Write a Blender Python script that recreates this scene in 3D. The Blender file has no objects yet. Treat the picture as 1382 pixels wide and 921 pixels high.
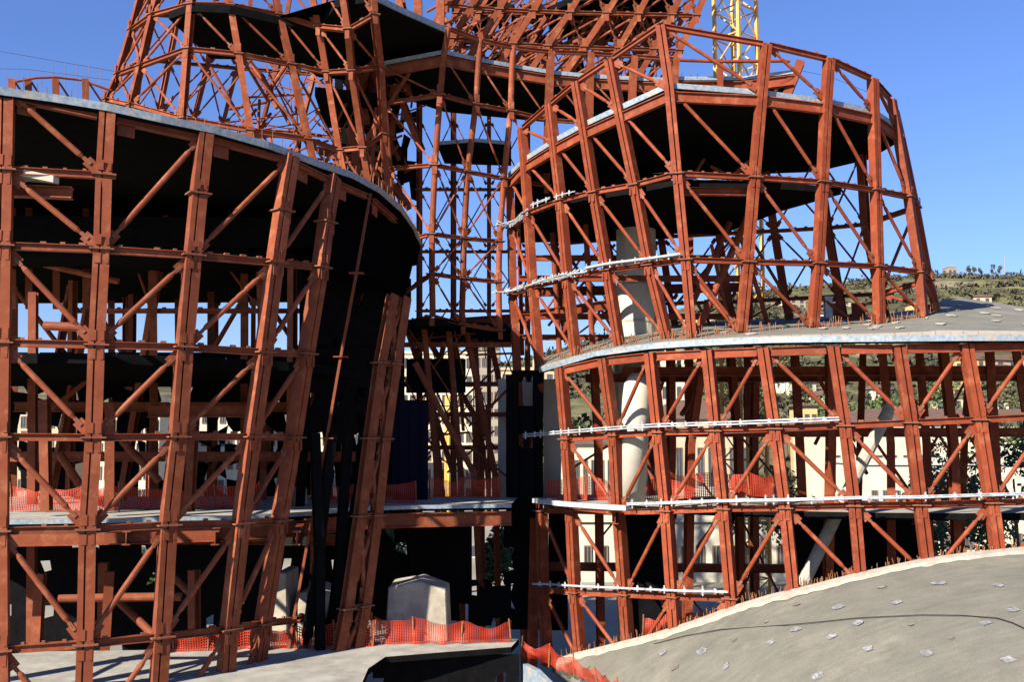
import bpy, bmesh, math, random
from mathutils import Vector, Matrix, noise
random.seed(7)
S = bpy.context.scene; COL = S.collection
R = math.radians
F = 1344.0; EYE = 14.0; CX, CY, HOR = 691.0, 460.5, 590.0
PITCH = math.atan((HOR-CY)/F); cp, sp = math.cos(PITCH), math.sin(PITCH)

# a measured direction of view and a distance give a survey point of the real place
def W(px, py, Y):
    u = (px-CX)/F; v = -(py-CY)/F
    dy = cp - v*sp; dz = sp + v*cp
    k = Y/dy
    return Vector((u*k, Y, EYE+dz*k))
def XZ(px, Y, z):
    return Vector(((px-CX)/F*(Y*cp+(z-EYE)*sp), Y, z))
def zat(py, Y): return W(CX, py, Y).z
def lerp(a, b, t): return a+(b-a)*t
def interp(tab, x):
    if x <= tab[0][0]: return tab[0][1]
    for (a, va), (b, vb) in zip(tab, tab[1:]):
        if x <= b: return va+(vb-va)*(x-a)/(b-a)
    return tab[-1][1]

# ---------------------------------------------------------------- materials
def mat(name, c1, c2=None, scale=2.0, rough=0.7, metal=0.0, c3=None, s3=0.35, bump=0.0, spec=0.3, detail=6, vary=0.0):
    m = bpy.data.materials.new(name); m.use_nodes = True
    nt = m.node_tree; n = nt.nodes; L = nt.links
    b = n['Principled BSDF']; b.inputs['Roughness'].default_value = rough; b.inputs['Metallic'].default_value = metal
    b.inputs['Specular IOR Level'].default_value = spec
    geo = n.new('ShaderNodeNewGeometry')
    if c2 is None: c2 = tuple(x*0.75 for x in c1)
    nz = n.new('ShaderNodeTexNoise'); nz.inputs['Scale'].default_value = scale; nz.inputs['Detail'].default_value = detail
    nz.inputs['Roughness'].default_value = 0.65
    L.new(geo.outputs['Position'], nz.inputs['Vector'])
    rp = n.new('ShaderNodeValToRGB'); rp.color_ramp.elements[0].position = 0.35; rp.color_ramp.elements[1].position = 0.65
    rp.color_ramp.elements[0].color = (*c2, 1); rp.color_ramp.elements[1].color = (*c1, 1)
    L.new(nz.outputs['Fac'], rp.inputs['Fac']); out = rp.outputs['Color']
    if c3 is not None:
        n2 = n.new('ShaderNodeTexNoise'); n2.inputs['Scale'].default_value = scale*s3; n2.inputs['Detail'].default_value = 8
        n2.inputs['Roughness'].default_value = 0.7
        L.new(geo.outputs['Position'], n2.inputs['Vector'])
        r2 = n.new('ShaderNodeValToRGB'); r2.color_ramp.elements[0].position = 0.52; r2.color_ramp.elements[1].position = 0.68
        r2.color_ramp.elements[0].color = (0, 0, 0, 1); r2.color_ramp.elements[1].color = (1, 1, 1, 1)
        L.new(n2.outputs['Fac'], r2.inputs['Fac'])
        mx = n.new('ShaderNodeMix'); mx.data_type = 'RGBA'
        L.new(r2.outputs['Color'], mx.inputs['Factor']); L.new(out, mx.inputs['A']); mx.inputs['B'].default_value = (*c3, 1)
        out = mx.outputs['Result']
    if vary:
        oi = n.new('ShaderNodeObjectInfo'); hs = n.new('ShaderNodeHueSaturation')
        mr = n.new('ShaderNodeMapRange'); mr.inputs['To Min'].default_value = 1-vary; mr.inputs['To Max'].default_value = 1+vary
        L.new(oi.outputs['Random'], mr.inputs['Value']); L.new(mr.outputs['Result'], hs.inputs['Value'])
        L.new(out, hs.inputs['Color']); out = hs.outputs['Color']
    L.new(out, b.inputs['Base Color'])
    if bump:
        bp = n.new('ShaderNodeBump'); bp.inputs['Strength'].default_value = bump; bp.inputs['Distance'].default_value = 0.03
        L.new(nz.outputs['Fac'], bp.inputs['Height']); L.new(bp.outputs['Normal'], b.inputs['Normal'])
    return m

M = {}
M['steelA'] = mat('red oxide primer, dull', (.205, .055, .025), (.155, .040, .018), 2.2, .62, 0, (.265, .092, .045), .7, .06, .12, 6, .14)
M['steel'] = mat('red oxide primer', (.212, .045, .019), (.16, .034, .015), 2.0, .6, 0, (.285, .085, .04), .7, .06, .12, 6, .15)
M['steelF'] = mat('red oxide primer, weathered', (.225, .056, .024), (.155, .038, .016), 2.0, .65, 0, (.30, .11, .055), .6, .1, .12, 6, .18)
M['plate'] = mat('dusty plate', (.22, .085, .045), (.13, .045, .024), 6, .75)
M['deckunder'] = mat('deck underside, shade in colour', (.009, .0085, .0085), (.006, .006, .006), 2, 1, spec=0)  # near-black stands for the shade below the decks
M['dark'] = mat('near-black interior shade and dark walls', (.008, .0075, .008), (.005, .005, .0055), 2, 1, spec=0)  # interior shade put into the colour; dark core walls share it
M['navy'] = mat('navy tarpaulin', (.008, .009, .035), (.005, .006, .022), 2, .7, spec=.15)
M['galv'] = mat('galvanised edge trim', (.28, .33, .37), (.15, .19, .22), 7, .5, .1, (.38, .30, .22), .3)
M['piercon'] = mat('stained concrete', (.40, .355, .27), (.25, .22, .165), 1.1, .9, 0, (.19, .165, .125), .6, .3)
M['concrete'] = mat('poured concrete', (.34, .31, .25), (.25, .23, .185), 1.5, .9, 0, (.42, .39, .33), .3, .3)
M['roofcon'] = mat('roof screed', (.152, .144, .116), (.122, .115, .092), .9, .95, 0, (.19, .172, .135), .3, .5, detail=10)
M['palecon'] = mat('pale cement band', (.36, .32, .26), (.26, .23, .185), 3, .95, bump=.4)
M['whitecon'] = mat('pale concrete core', (.52, .475, .38), (.40, .365, .295), .8, .85, 0, (.26, .23, .19), .5, .2)
M['floor'] = mat('cement floor', (.33, .31, .26), (.22, .205, .175), 1.2, .9, 0, (.20, .18, .15), .4, .2)
M['white'] = mat('white tag', (.50, .50, .49), (.24, .24, .25), 6, .7)
M['pipe'] = mat('galvanised scaffold tube', (.52, .54, .56), (.22, .23, .24), 7, .5, .1, (.20, .13, .09), .5)
M['yellow'] = mat('crane yellow', (.70, .38, .08), (.58, .29, .05), 2, .5, bump=0, c3=(.65, .50, .22))
M['cable'] = mat('black cable', (.02, .02, .02), None, 3, .6)
M['rebar'] = mat('rusty rebar', (.30, .12, .05), (.16, .07, .03), 8, .8)
M['timber'] = mat('form timber', (.45, .30, .15), (.30, .19, .09), 5, .8)
M['beige'] = mat('beige render', (.44, .36, .24), (.36, .29, .19), .15, .9, vary=.05)
M['cream'] = mat('cream render', (.56, .50, .36), (.47, .41, .29), .15, .9)
M['bwhite'] = mat('white render', (.50, .46, .36), (.42, .385, .30), .15, .9)
M['ochre'] = mat('ochre render', (.60, .38, .16), (.5, .31, .13), .2, .9)
M['greyren'] = mat('grey brown render', (.28, .235, .18), (.23, .19, .15), .2, .9)
M['tile'] = mat('clay roof tile', (.13, .075, .048), (.09, .052, .036), 1.2, .9)
M['pane'] = mat('dark window', (.06, .07, .09), (.03, .035, .045), .3, .25, spec=.5)
M['shutter'] = mat('window frame brown', (.20, .14, .09), None, 1, .7)
M['bark'] = mat('bark', (.10, .075, .05), None, 6, .9, bump=.5)
M['leafA'] = mat('leaves green', (.075, .11, .03), (.04, .065, .018), .8, .8, c3=(.11, .12, .04), s3=2)
M['leafB'] = mat('leaves olive', (.10, .095, .035), (.05, .055, .02), .8, .8, c3=(.13, .09, .04), s3=2)
M['scrub'] = mat('hill scrub', (.058, .054, .028), (.034, .032, .018), .05, .9, c3=(.09, .075, .035), s3=2)
M['asphalt'] = mat('asphalt', (.055, .055, .055), (.04, .04, .04), 1.5, .9)
M['paint'] = mat('road paint', (.7, .7, .68), None, 3, .7)
M['kerb'] = mat('kerb stone', (.45, .43, .38), None, 1.5, .9)

def streak(m, f=.22):
    nt = m.node_tree; n = nt.nodes; L = nt.links; b = n['Principled BSDF']; src = b.inputs['Base Color'].links[0].from_socket
    geo = n.new('ShaderNodeNewGeometry'); mp = n.new('ShaderNodeMapping'); mp.inputs['Rotation'].default_value = (0, 0, R(-28)); mp.inputs['Scale'].default_value = (.35, 3.2, 1)
    L.new(geo.outputs['Position'], mp.inputs['Vector'])
    nz = n.new('ShaderNodeTexNoise'); nz.inputs['Scale'].default_value = 1.3; nz.inputs['Detail'].default_value = 9; nz.inputs['Roughness'].default_value = .7
    L.new(mp.outputs[0], nz.inputs['Vector'])
    mr = n.new('ShaderNodeMapRange'); mr.inputs['From Min'].default_value = .3; mr.inputs['From Max'].default_value = .7; mr.inputs['To Min'].default_value = 1-f; mr.inputs['To Max'].default_value = 1+f
    L.new(nz.outputs['Fac'], mr.inputs['Value'])
    fine = n.new('ShaderNodeTexNoise'); fine.inputs['Scale'].default_value = 22; fine.inputs['Detail'].default_value = 4; L.new(geo.outputs['Position'], fine.inputs['Vector'])
    m3 = n.new('ShaderNodeMapRange'); m3.inputs['From Min'].default_value = .3; m3.inputs['From Max'].default_value = .7; m3.inputs['To Min'].default_value = .86; m3.inputs['To Max'].default_value = 1.14
    L.new(fine.outputs['Fac'], m3.inputs['Value'])
    mu = n.new('ShaderNodeMath'); mu.operation = 'MULTIPLY'; L.new(mr.outputs['Result'], mu.inputs[0]); L.new(m3.outputs['Result'], mu.inputs[1])
    v = n.new('ShaderNodeVectorMath'); v.operation = 'SCALE'; L.new(src, v.inputs[0]); L.new(mu.outputs[0], v.inputs['Scale'])
    L.new(v.outputs[0], b.inputs['Base Color'])
streak(M['roofcon'], .13)
def ground_mat():
    m = mat('ground', (.27, .24, .19), (.19, .17, .13), .08, .95, 0, (.17, .16, .08), .6, .3, detail=10)
    return m
M['ground'] = ground_mat()
def hill_mat():
    m = bpy.data.materials.new('hillside'); m.use_nodes = True
    nt = m.node_tree; n = nt.nodes; L = nt.links; b = n['Principled BSDF']; b.inputs['Roughness'].default_value = .95
    b.inputs['Specular IOR Level'].default_value = .1
    geo = n.new('ShaderNodeNewGeometry')
    v = n.new('ShaderNodeTexVoronoi'); v.inputs['Scale'].default_value = .018; v.feature = 'F1'
    nz0 = n.new('ShaderNodeTexNoise'); nz0.inputs['Scale'].default_value = .012; nz0.inputs['Detail'].default_value = 5
    ad = n.new('ShaderNodeVectorMath'); ad.operation = 'MULTIPLY_ADD'; ad.inputs[1].default_value = (60, 60, 60)
    L.new(geo.outputs['Position'], nz0.inputs['Vector'])
    L.new(nz0.outputs['Color'], ad.inputs[0]); L.new(geo.outputs['Position'], ad.inputs[2]); L.new(ad.outputs[0], v.inputs['Vector'])
    sep = n.new('ShaderNodeSeparateColor'); L.new(v.outputs['Color'], sep.inputs['Color'])
    rp = n.new('ShaderNodeValToRGB'); cr = rp.color_ramp; cr.interpolation = 'LINEAR'
    cols = [(0, (.115, .108, .050)), (.25, (.13, .135, .055)), (.42, (.17, .125, .065)), (.55, (.10, .098, .045)), (.7, (.24, .19, .12)), (.8, (.14, .125, .06)), (.92, (.085, .075, .035))]
    cr.elements[0].position = 0; cr.elements[0].color = (*cols[0][1], 1); cr.elements[1].position = cols[1][0]; cr.elements[1].color = (*cols[1][1], 1)
    for p, c in cols[2:]:
        e = cr.elements.new(p); e.color = (*c, 1)
    L.new(sep.outputs[0], rp.inputs['Fac'])
    nz = n.new('ShaderNodeTexNoise'); nz.inputs['Scale'].default_value = .07; nz.inputs['Detail'].default_value = 10; nz.inputs['Roughness'].default_value = .75
    L.new(geo.outputs['Position'], nz.inputs['Vector'])
    r2 = n.new('ShaderNodeValToRGB'); r2.color_ramp.elements[0].position = .46; r2.color_ramp.elements[1].position = .56
    L.new(nz.outputs['Fac'], r2.inputs['Fac'])
    mx = n.new('ShaderNodeMix'); mx.data_type = 'RGBA'; L.new(r2.outputs['Color'], mx.inputs['Factor'])
    L.new(rp.outputs['Color'], mx.inputs['A']); mx.inputs['B'].default_value = (.055, .050, .028, 1)
    L.new(mx.outputs['Result'], b.inputs['Base Color'])
    return m
M['hill'] = hill_mat()
def net_mat():
    m = bpy.data.materials.new('orange safety netting'); m.use_nodes = True
    nt = m.node_tree; n = nt.nodes; L = nt.links; b = n['Principled BSDF']; b.inputs['Roughness'].default_value = .6
    b.inputs['Base Color'].default_value = (.46, .036, .008, 1)
    tr = n.new('ShaderNodeBsdfTransparent'); mx = n.new('ShaderNodeMixShader'); tl = n.new('ShaderNodeBsdfTranslucent')
    tl.inputs['Color'].default_value = (.55, .06, .012, 1); m2 = n.new('ShaderNodeMixShader'); m2.inputs[0].default_value = .35
    L.new(b.outputs[0], m2.inputs[1]); L.new(tl.outputs[0], m2.inputs[2])
    uv = n.new('ShaderNodeUVMap'); sp_ = n.new('ShaderNodeSeparateXYZ'); L.new(uv.outputs[0], sp_.inputs[0])
    def grid(o, w):
        f = n.new('ShaderNodeMath'); f.operation = 'FRACT'; L.new(o, f.inputs[0])
        g = n.new('ShaderNodeMath'); g.operation = 'LESS_THAN'; g.inputs[1].default_value = w; L.new(f.outputs[0], g.inputs[0]); return g.outputs[0]
    mxx = n.new('ShaderNodeMath'); mxx.operation = 'MAXIMUM'
    L.new(grid(sp_.outputs[0], .42), mxx.inputs[0]); L.new(grid(sp_.outputs[1], .38), mxx.inputs[1])
    L.new(mxx.outputs[0], mx.inputs[0]); L.new(tr.outputs[0], mx.inputs[1]); L.new(m2.outputs[0], mx.inputs[2])
    L.new(mx.outputs[0], n['Material Output'].inputs[0])
    return m
M['net'] = net_mat()

# ---------------------------------------------------------------- object helpers
def thing(name, label, cat, loc=(0, 0, 0), group=None, kind=None):
    o = bpy.data.objects.new(name, None); COL.objects.link(o); o.location = loc
    o['label'] = label; o['category'] = cat
    if group: o['group'] = group
    if kind: o['kind'] = kind
    o.empty_display_size = .3
    return o
def part(name, bm, m, parent=None, smooth=False, label=None):
    me = bpy.data.meshes.new(name)
    if parent is not None:
        p = parent; off = Vector((0, 0, 0))
        while p is not None: off += p.location; p = p.parent
        bmesh.ops.translate(bm, verts=bm.verts, vec=-off)
    bmesh.ops.recalc_face_normals(bm, faces=bm.faces)
    bm.to_mesh(me); bm.free()
    for x in (m if isinstance(m, (list, tuple)) else [m]): me.materials.append(x)
    if smooth:
        for p_ in me.polygons: p_.use_smooth = True
    o = bpy.data.objects.new(name, me); COL.objects.link(o); o.parent = parent
    if label: o['label'] = label
    return o
def tag(o, label, cat, group=None, kind=None):
    o['label'] = label; o['category'] = cat
    if group: o['group'] = group
    if kind: o['kind'] = kind
    return o

def sweep(bm, pts, prof, nrm, mi=0, scale=None):
    n = len(pts); rings = []
    for i, p in enumerate(pts):
        a = pts[max(i-1, 0)]; b = pts[min(i+1, n-1)]
        t = (b-a).normalized(); nn = Vector(nrm if not isinstance(nrm, list) else nrm[i])
        nn = nn-t*nn.dot(t)
        if nn.length < 1e-4: nn = t.orthogonal()
        nn.normalize(); s = t.cross(nn); k = 1 if scale is None else scale[i]
        rings.append([bm.verts.new(p+s*(x*k)+nn*(y*k)) for x, y in prof])
    m = len(prof)
    for i in range(n-1):
        for j in range(m):
            f = bm.faces.new((rings[i][j], rings[i][(j+1) % m], rings[i+1][(j+1) % m], rings[i+1][j])); f.material_index = mi
    for r in (rings[0][::-1], rings[-1]):
        f = bm.faces.new(r); f.material_index = mi
def rect(w, h): return [(-w/2, -h/2), (w/2, -h/2), (w/2, h/2), (-w/2, h/2)]
def circ(r, n=10): return [(r*math.cos(2*math.pi*i/n), r*math.sin(2*math.pi*i/n)) for i in range(n)]
def hsec(w, d, t=.045):
    a = w/2; b = d/2; c = t/2*.8
    return [(-a, -b), (a, -b), (a, -b+t), (c, -b+t), (c, b-t), (a, b-t), (a, b), (-a, b), (-a, b-t), (-c, b-t), (-c, -b+t), (-a, -b+t)]
def gsec(w, d, g, gw=.055, gd=.16):
    a = w/2; b = d/2; c = g*a
    return [(-a, -b), (a, -b), (a, b), (c+gw/2, b), (c+gw/2, b-gd), (c-gw/2, b-gd), (c-gw/2, b), (-a, b)]
def box(bm, c, ax, ay, az, sx, sy, sz, mi=0):
    vs = []
    for i in (-.5, .5):
        for j in (-.5, .5):
            for k in (-.5, .5): vs.append(bm.verts.new(c+ax*(i*sx)+ay*(j*sy)+az*(k*sz)))
    for q in ((0, 1, 3, 2), (4, 6, 7, 5), (0, 4, 5, 1), (2, 3, 7, 6), (0, 2, 6, 4), (1, 5, 7, 3)):
        f = bm.faces.new([vs[i] for i in q]); f.material_index = mi
X_, Y_, Z_ = Vector((1, 0, 0)), Vector((0, 1, 0)), Vector((0, 0, 1))

def facade(root, cols, ringz, braces, cw=.5, cd=.42, m='steel', br=.11, ring_h=.2, round_cols=(), collars=True, skip_cols=(), outward=None, cleats=True, label_cols=None, ringbays=None, skipseg=(), groove=None):
    """cols[c][r] : survey points from top to bottom. ringz: ring indices carrying beams."""
    nc = len(cols)
    nr = max(len(c) for c in cols)
    def P(c, r):
        if c < 0 or c >= nc or r >= len(cols[c]): return None
        return cols[c][r]
    norms = []
    for c in range(nc):
        acc = Vector()
        for r in range(nr):
            a = P(max(c-1, 0), r); b = P(min(c+1, nc-1), r)
            if a is not None and b is not None: acc += (b-a)
        acc.z = 0
        nn = Vector((acc.y, -acc.x, 0)).normalized()
        if nn.y > 0 and outward is None: nn = -nn
        if outward is not None and nn.dot(outward) < 0: nn = -nn
        norms.append(nn)
    for c in range(nc):
        if c in skip_cols: continue
        pts = [p for p in cols[c] if p is not None]
        bm = bmesh.new(); nn = norms[c]
        if c in round_cols: sweep(bm, pts, circ(cw*.42, 12), nn)
        elif groove is not None: sweep(bm, pts, gsec(cw, cd, groove), nn)
        else: sweep(bm, pts, hsec(cw, cd), nn)
        if collars:
            s = Z_.cross(nn)
            for r in ringz:
                p = P(c, r)
                if p is None or r == 0: continue
                for dz in (.0,):
                    box(bm, p+Z_*dz, s, nn, Z_, cw*1.5, cd*1.45, .05, 1)
                # splice plate on outer flange
                for dz in (.30, -.30):
                    if groove is None: box(bm, p+Z_*dz+nn*(cd/2+.012), s, nn, Z_, cw*.7, .02, .4, 0)
                    else:
                        for sx, wd in ((-1, 1-.5*abs(groove-(-1))*0), (1, 1)):
                            hw = (cw/2*(1-sx*groove)-.07); box(bm, p+Z_*dz+nn*(cd/2+.012)+s*(-1 if False else 1)*(sx*(cw/2-hw/2-.02)), s, nn, Z_, hw*.8, .02, .34, 0)
        part('column', bm, [M[m], M['plate']], root, smooth=False)
    for r in ringz:
        for c in range(nc-1):
            a = P(c, r); b = P(c+1, r)
            if a is None or b is None or (r, c) in skipseg: continue
            nn = (norms[c]+norms[c+1]).normalized(); t = (b-a); Ln = t.length; t.normalize()
            bm = bmesh.new(); e = cw*.35
            q0 = a+t*e; q1 = b-t*e
            hh = ring_h
            # flat bar with outstanding angle: web + flange
            sweep(bm, [q0, q1], [(-hh/2, -.02), (hh/2, -.02), (hh/2, .02), (-hh/2, .02)], nn)
            sweep(bm, [q0+Z_*(hh/2+.012), q1+Z_*(hh/2+.012)], rect(.024, .22), nn)
            sweep(bm, [q0-Z_*(hh/2+.012), q1-Z_*(hh/2+.012)], rect(.024, .22), nn)
            if cleats:
                k = int(Ln/.55)
                for i in range(1, k):
                    q = a+t*(Ln*i/k)+Z_*(hh/2+.06)+nn*random.uniform(-.03, .03)
                    if random.random() < .75: box(bm, q, t, nn, Z_, random.uniform(.10, .22), .10, .07, 1)
            part('ring_beam', bm, [M[m], M['plate']], root)
    for (c, r0, r1, kind) in braces:
        for kk in kind:
            if kk == 'D': a, b = P(c, r0), P(c+1, r1)
            else: a, b = P(c, r1), P(c+1, r0)
            if a is None or b is None: continue
            nn = (norms[c]+norms[c+1]).normalized(); v = b-a; Ln = v.length; t = v.normalized()
            s = t.cross(nn).normalized()
            f0 = .50/max(Ln, 1); a2 = a+v*(f0+.02); b2 = b-v*(f0+.02)
            bm = bmesh.new()
            rr = br
            pts = [a2, a2+t*.28, a2+t*.42, b2-t*.42, b2-t*.28, b2]
            sweep(bm, pts, circ(rr, 10), nn, scale=[.55, .6, 1, 1, .6, .55])
            gk = min(1, rr/.085)
            for q, sg in ((a2, 1), (b2, -1)):
                box(bm, q-t*sg*.12, t, nn, s, .52*gk, .035, .34*gk, 0)
                box(bm, q+t*sg*.10+nn*.02, t, nn, s, .30*gk, .06, .12*gk, 1)
            part('brace', bm, [M[m], M['plate']], root)
    return norms

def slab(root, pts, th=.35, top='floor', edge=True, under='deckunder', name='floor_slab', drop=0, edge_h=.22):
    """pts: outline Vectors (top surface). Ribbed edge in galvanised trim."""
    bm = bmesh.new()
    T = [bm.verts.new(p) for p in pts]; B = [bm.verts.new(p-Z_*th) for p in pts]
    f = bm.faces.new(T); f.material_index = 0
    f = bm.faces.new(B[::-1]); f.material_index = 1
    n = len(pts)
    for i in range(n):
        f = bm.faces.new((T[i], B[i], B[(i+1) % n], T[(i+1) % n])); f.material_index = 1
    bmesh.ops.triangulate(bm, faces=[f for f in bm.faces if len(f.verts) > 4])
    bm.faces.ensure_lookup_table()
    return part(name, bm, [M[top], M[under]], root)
def trim(root, pts, h=.25, m='galv', w=.05, name='slab_edge', z=0.0, rebar=None, rh=.35):
    bm = bmesh.new()
    sweep(bm, [p+Z_*(z+.012-h/2) for p in pts], rect(w*1.0, h) if False else [(-h/2, -w/2), (h/2, -w/2), (h/2, w/2), (-h/2, w/2)], -Y_)
    # jointed sheets: thin lips
    o = part(name, bm, M[m], root)
    if rebar:
        bm = bmesh.new()
        for a, b in zip(pts, pts[1:]):
            L = (b-a).length; k = max(1, int(L/rebar))
            for i in range(k):
                p = a.lerp(b, (i+random.random()*.6)/k)+Y_*random.uniform(.05, .5)
                q = p+Z_*rh*random.uniform(.4, 1.2)+X_*random.uniform(-.05, .05)
                sweep(bm, [p, q], circ(.012, 4), Y_)
        rb = part('rebar', bm, M['rebar'], root); rb['kind'] = 'stuff'
    return o
def wallpanel(root, a, b, z0, z1, th=.3, m='dark', name='wall_panel', label=None):
    bm = bmesh.new(); t = (b-a); t.z = 0; L = t.length; t.normalize(); n = Vector((t.y, -t.x, 0))
    c = (a+b)/2; c.z = (z0+z1)/2
    box(bm, c, t, n, Z_, L, th, z1-z0)
    return part(name, bm, M[m], root, label=label)
def beam(root, a, b, w=.3, h=.5, m='steel', name='floor_beam', nrm=None, label=None):
    bm = bmesh.new(); t = (b-a).normalized()
    n = Z_ if abs(t.z) < .95 else Y_
    sweep(bm, [a, b], hsec(w, h, .04), n)
    return part(name, bm, M[m], root, label=label)
def pipe(root, pts, r, m='steel', name='pipe', n=12, label=None):
    bm = bmesh.new(); sweep(bm, pts, circ(r, n), Y_+X_*.1)
    return part(name, bm, M[m], root, smooth=False, label=label)

def table(colpx, depths):
    return [[W(x, y, d) if x is not None else None for (x, y), d in zip(c, ds)] for c, ds in zip(colpx, depths)]

def holewall(root, px0, px1, y0, y1, d0, d1, sx=11, sy=11, hole=.2, seed=1, m='dark', name='shade_screen', tall=1.0):  # added perforated near-black screen, stands in for shaded depth
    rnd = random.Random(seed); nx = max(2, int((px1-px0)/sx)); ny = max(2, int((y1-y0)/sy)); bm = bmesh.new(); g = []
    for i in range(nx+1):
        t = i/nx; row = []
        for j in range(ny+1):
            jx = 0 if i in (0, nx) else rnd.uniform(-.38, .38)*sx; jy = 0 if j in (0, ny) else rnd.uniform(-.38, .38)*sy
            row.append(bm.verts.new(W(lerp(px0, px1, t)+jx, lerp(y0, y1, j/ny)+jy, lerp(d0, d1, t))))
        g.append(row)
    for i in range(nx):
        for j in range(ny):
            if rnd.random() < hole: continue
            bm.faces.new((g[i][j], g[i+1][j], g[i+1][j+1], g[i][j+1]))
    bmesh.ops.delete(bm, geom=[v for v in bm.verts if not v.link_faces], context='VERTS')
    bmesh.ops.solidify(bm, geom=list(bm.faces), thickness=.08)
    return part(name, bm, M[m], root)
# ================================================================ FRAME A (near left)
rA = thing('steel_building', 'nearest steel frame on the left with dull brown-red columns under a long curved roof slab', 'steel frame', (-10, 36, 0))
cA = [
 [(8,120),(6,230),(4,332),(2,463),(0,590),(-1,717),(0,878),(0,1010)],
 [(145,150),(140,237),(137,337),(130,466),(126,591),(118,715),(115,870),(110,1010)],
 [(277,180),(268,262),(260,345),(249,469),(240,590),(227,709),(218,860),(208,1010)],
 [(393,212),(381,285),(371,355),(356,476),(340,590),(325,707),(309,850),(298,1010)],
 [(450,240),(440,300),(432,361),(413,478),(396,591),(377,703),(355,842),(332,1010)],
 [(500,262),(490,318),(481,369),(460,482),(441,592),(421,701),(396,838),(368,1010)],
 [(537,296),(524,345),(513,380),(495,487),(478,592),(460,698),(438,828),(412,1010)],
 [(558,322),(548,360),(541,395),(522,490),(508,592),(494,697),(474,822),(446,1010)],
 [(566,345),(560,375),(552,402),(538,492),(525,593),(512,696),(496,818),(468,1010)],
]
dTop = [31, 32.2, 33.9, 36.1, 38, 40.3, 43.5, 46.5, 49.5]
dLow = [31, 31.7, 32.9, 34.6, 36.2, 38.2, 40.6, 43, 45.5]
dep = [[dt, (dt+dl)/2]+[dl]*6 for dt, dl in zip(dTop, dLow)]
A = table(cA, dep)
br = []
br += [(0, 0, 1, 'D'), (0, 1, 2, 'D')]+[(0, r, r+1, 'D') for r in range(2, 7)]
for c in (1, 2, 3): br += [(c, 0, 2, 'A')]+[(c, r, r+1, 'A') for r in range(2, 7)]

skip = [(1, c) for c in range(1, 9)]+[(2, 5), (2, 6), (3, 5), (3, 6), (4, 5), (4, 6), (2, 4), (3, 4), (4, 4)]+[(r, 7) for r in range(1, 7)]+[(r, 6) for r in range(1, 7)]+[(5, 5), (5, 4)]
nA = facade(rA, A, [1, 2, 3, 4, 5, 6], br, .50, .42, 'steelA', .095, .19, groove=.22, skipseg=skip, skip_cols=(5, 6, 7, 8))
HL = [[W(x, y, d) for x, y, d in ((530,398,39.6),(513,490,39),(499,592,38.6),(486,697,38.3),(468,822,38),(447,925,37.7),(420,1010,37.5))],
      [W(x, y, d) for x, y, d in ((547,402,40.2),(533,492,39.6),(519,593,39.2),(508,696,38.9),(492,818,38.6),(472,925,38.3),(450,1010,38))]]
facade(rA, HL, [1, 2, 3, 4, 5], [(0, r, r+1, 'DA') for r in range(6)], .40, .34, 'steelA', .10, .16)
pts = A[5]; bm = bmesh.new(); sweep(bm, pts, rect(.10, .10), -Y_)
for r in range(2, 7): box(bm, pts[r], X_, Y_, Z_, .55, .3, .05)
part('thin_column', bm, M['steelA'], rA)
# near-black wall added as shade behind the curved end
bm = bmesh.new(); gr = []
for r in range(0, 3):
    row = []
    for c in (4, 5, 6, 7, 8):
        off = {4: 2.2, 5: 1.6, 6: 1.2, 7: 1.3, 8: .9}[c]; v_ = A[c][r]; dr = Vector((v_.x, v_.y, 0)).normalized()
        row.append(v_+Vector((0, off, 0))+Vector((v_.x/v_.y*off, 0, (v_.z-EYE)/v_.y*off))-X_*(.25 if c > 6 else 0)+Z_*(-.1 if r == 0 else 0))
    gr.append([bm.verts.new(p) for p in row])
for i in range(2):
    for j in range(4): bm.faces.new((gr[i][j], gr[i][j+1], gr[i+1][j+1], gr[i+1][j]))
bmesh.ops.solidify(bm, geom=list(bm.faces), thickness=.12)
part('shade_wall', bm, M['dark'], rA)
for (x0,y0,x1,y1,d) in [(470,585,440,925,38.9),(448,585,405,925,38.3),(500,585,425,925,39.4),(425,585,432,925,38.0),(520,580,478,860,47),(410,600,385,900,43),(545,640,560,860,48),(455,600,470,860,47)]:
    bm = bmesh.new(); sweep(bm, [W(x0,y0,d), W((x0+x1)/2+3,(y0+y1)/2,d), W(x1,y1,d)], hsec(.34, .32), (.5, -1, 0)); part('shade_column', bm, M['dark'], rA)  # shade on these columns is painted as a near-black colour
# columns continue one bay to the left, outside the picture
Aleft = [[W(-140, y, 31) for y in (100, 222, 328, 460, 590, 722, 886, 1010)], A[0]]
facade(rA, Aleft, [1, 2, 3, 4, 5, 6], [(0, r, r+1, 'D') for r in range(7)], .5, .42, 'steelA', .115, .19, skip_cols=(1,))
# top slab
edgepx = [(-160,92,30.6),(0,118,30.7),(72,128,31.4),(145,140,32),(217,156,32.8),(289,171,33.9),(362,192,35.2),(434,219,37.4),(476,233,39),(512,253,41),(541,279,44),(558,306,47.5),(567,328,51)]
edge = [W(*e) for e in edgepx]
zt = W(567, 328, 51).z
back = [XZ(562, 56, zt), XZ(500, 60, zt+.2), XZ(300, 60, zt+.6), XZ(-160, 60, zt+.8)]
slab(rA, edge+back, .32, 'concrete', name='roof_slab')
trim(rA, [p-Y_*.03 for p in edge], .26, 'galv', .07, rebar=.35, rh=.45)
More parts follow.
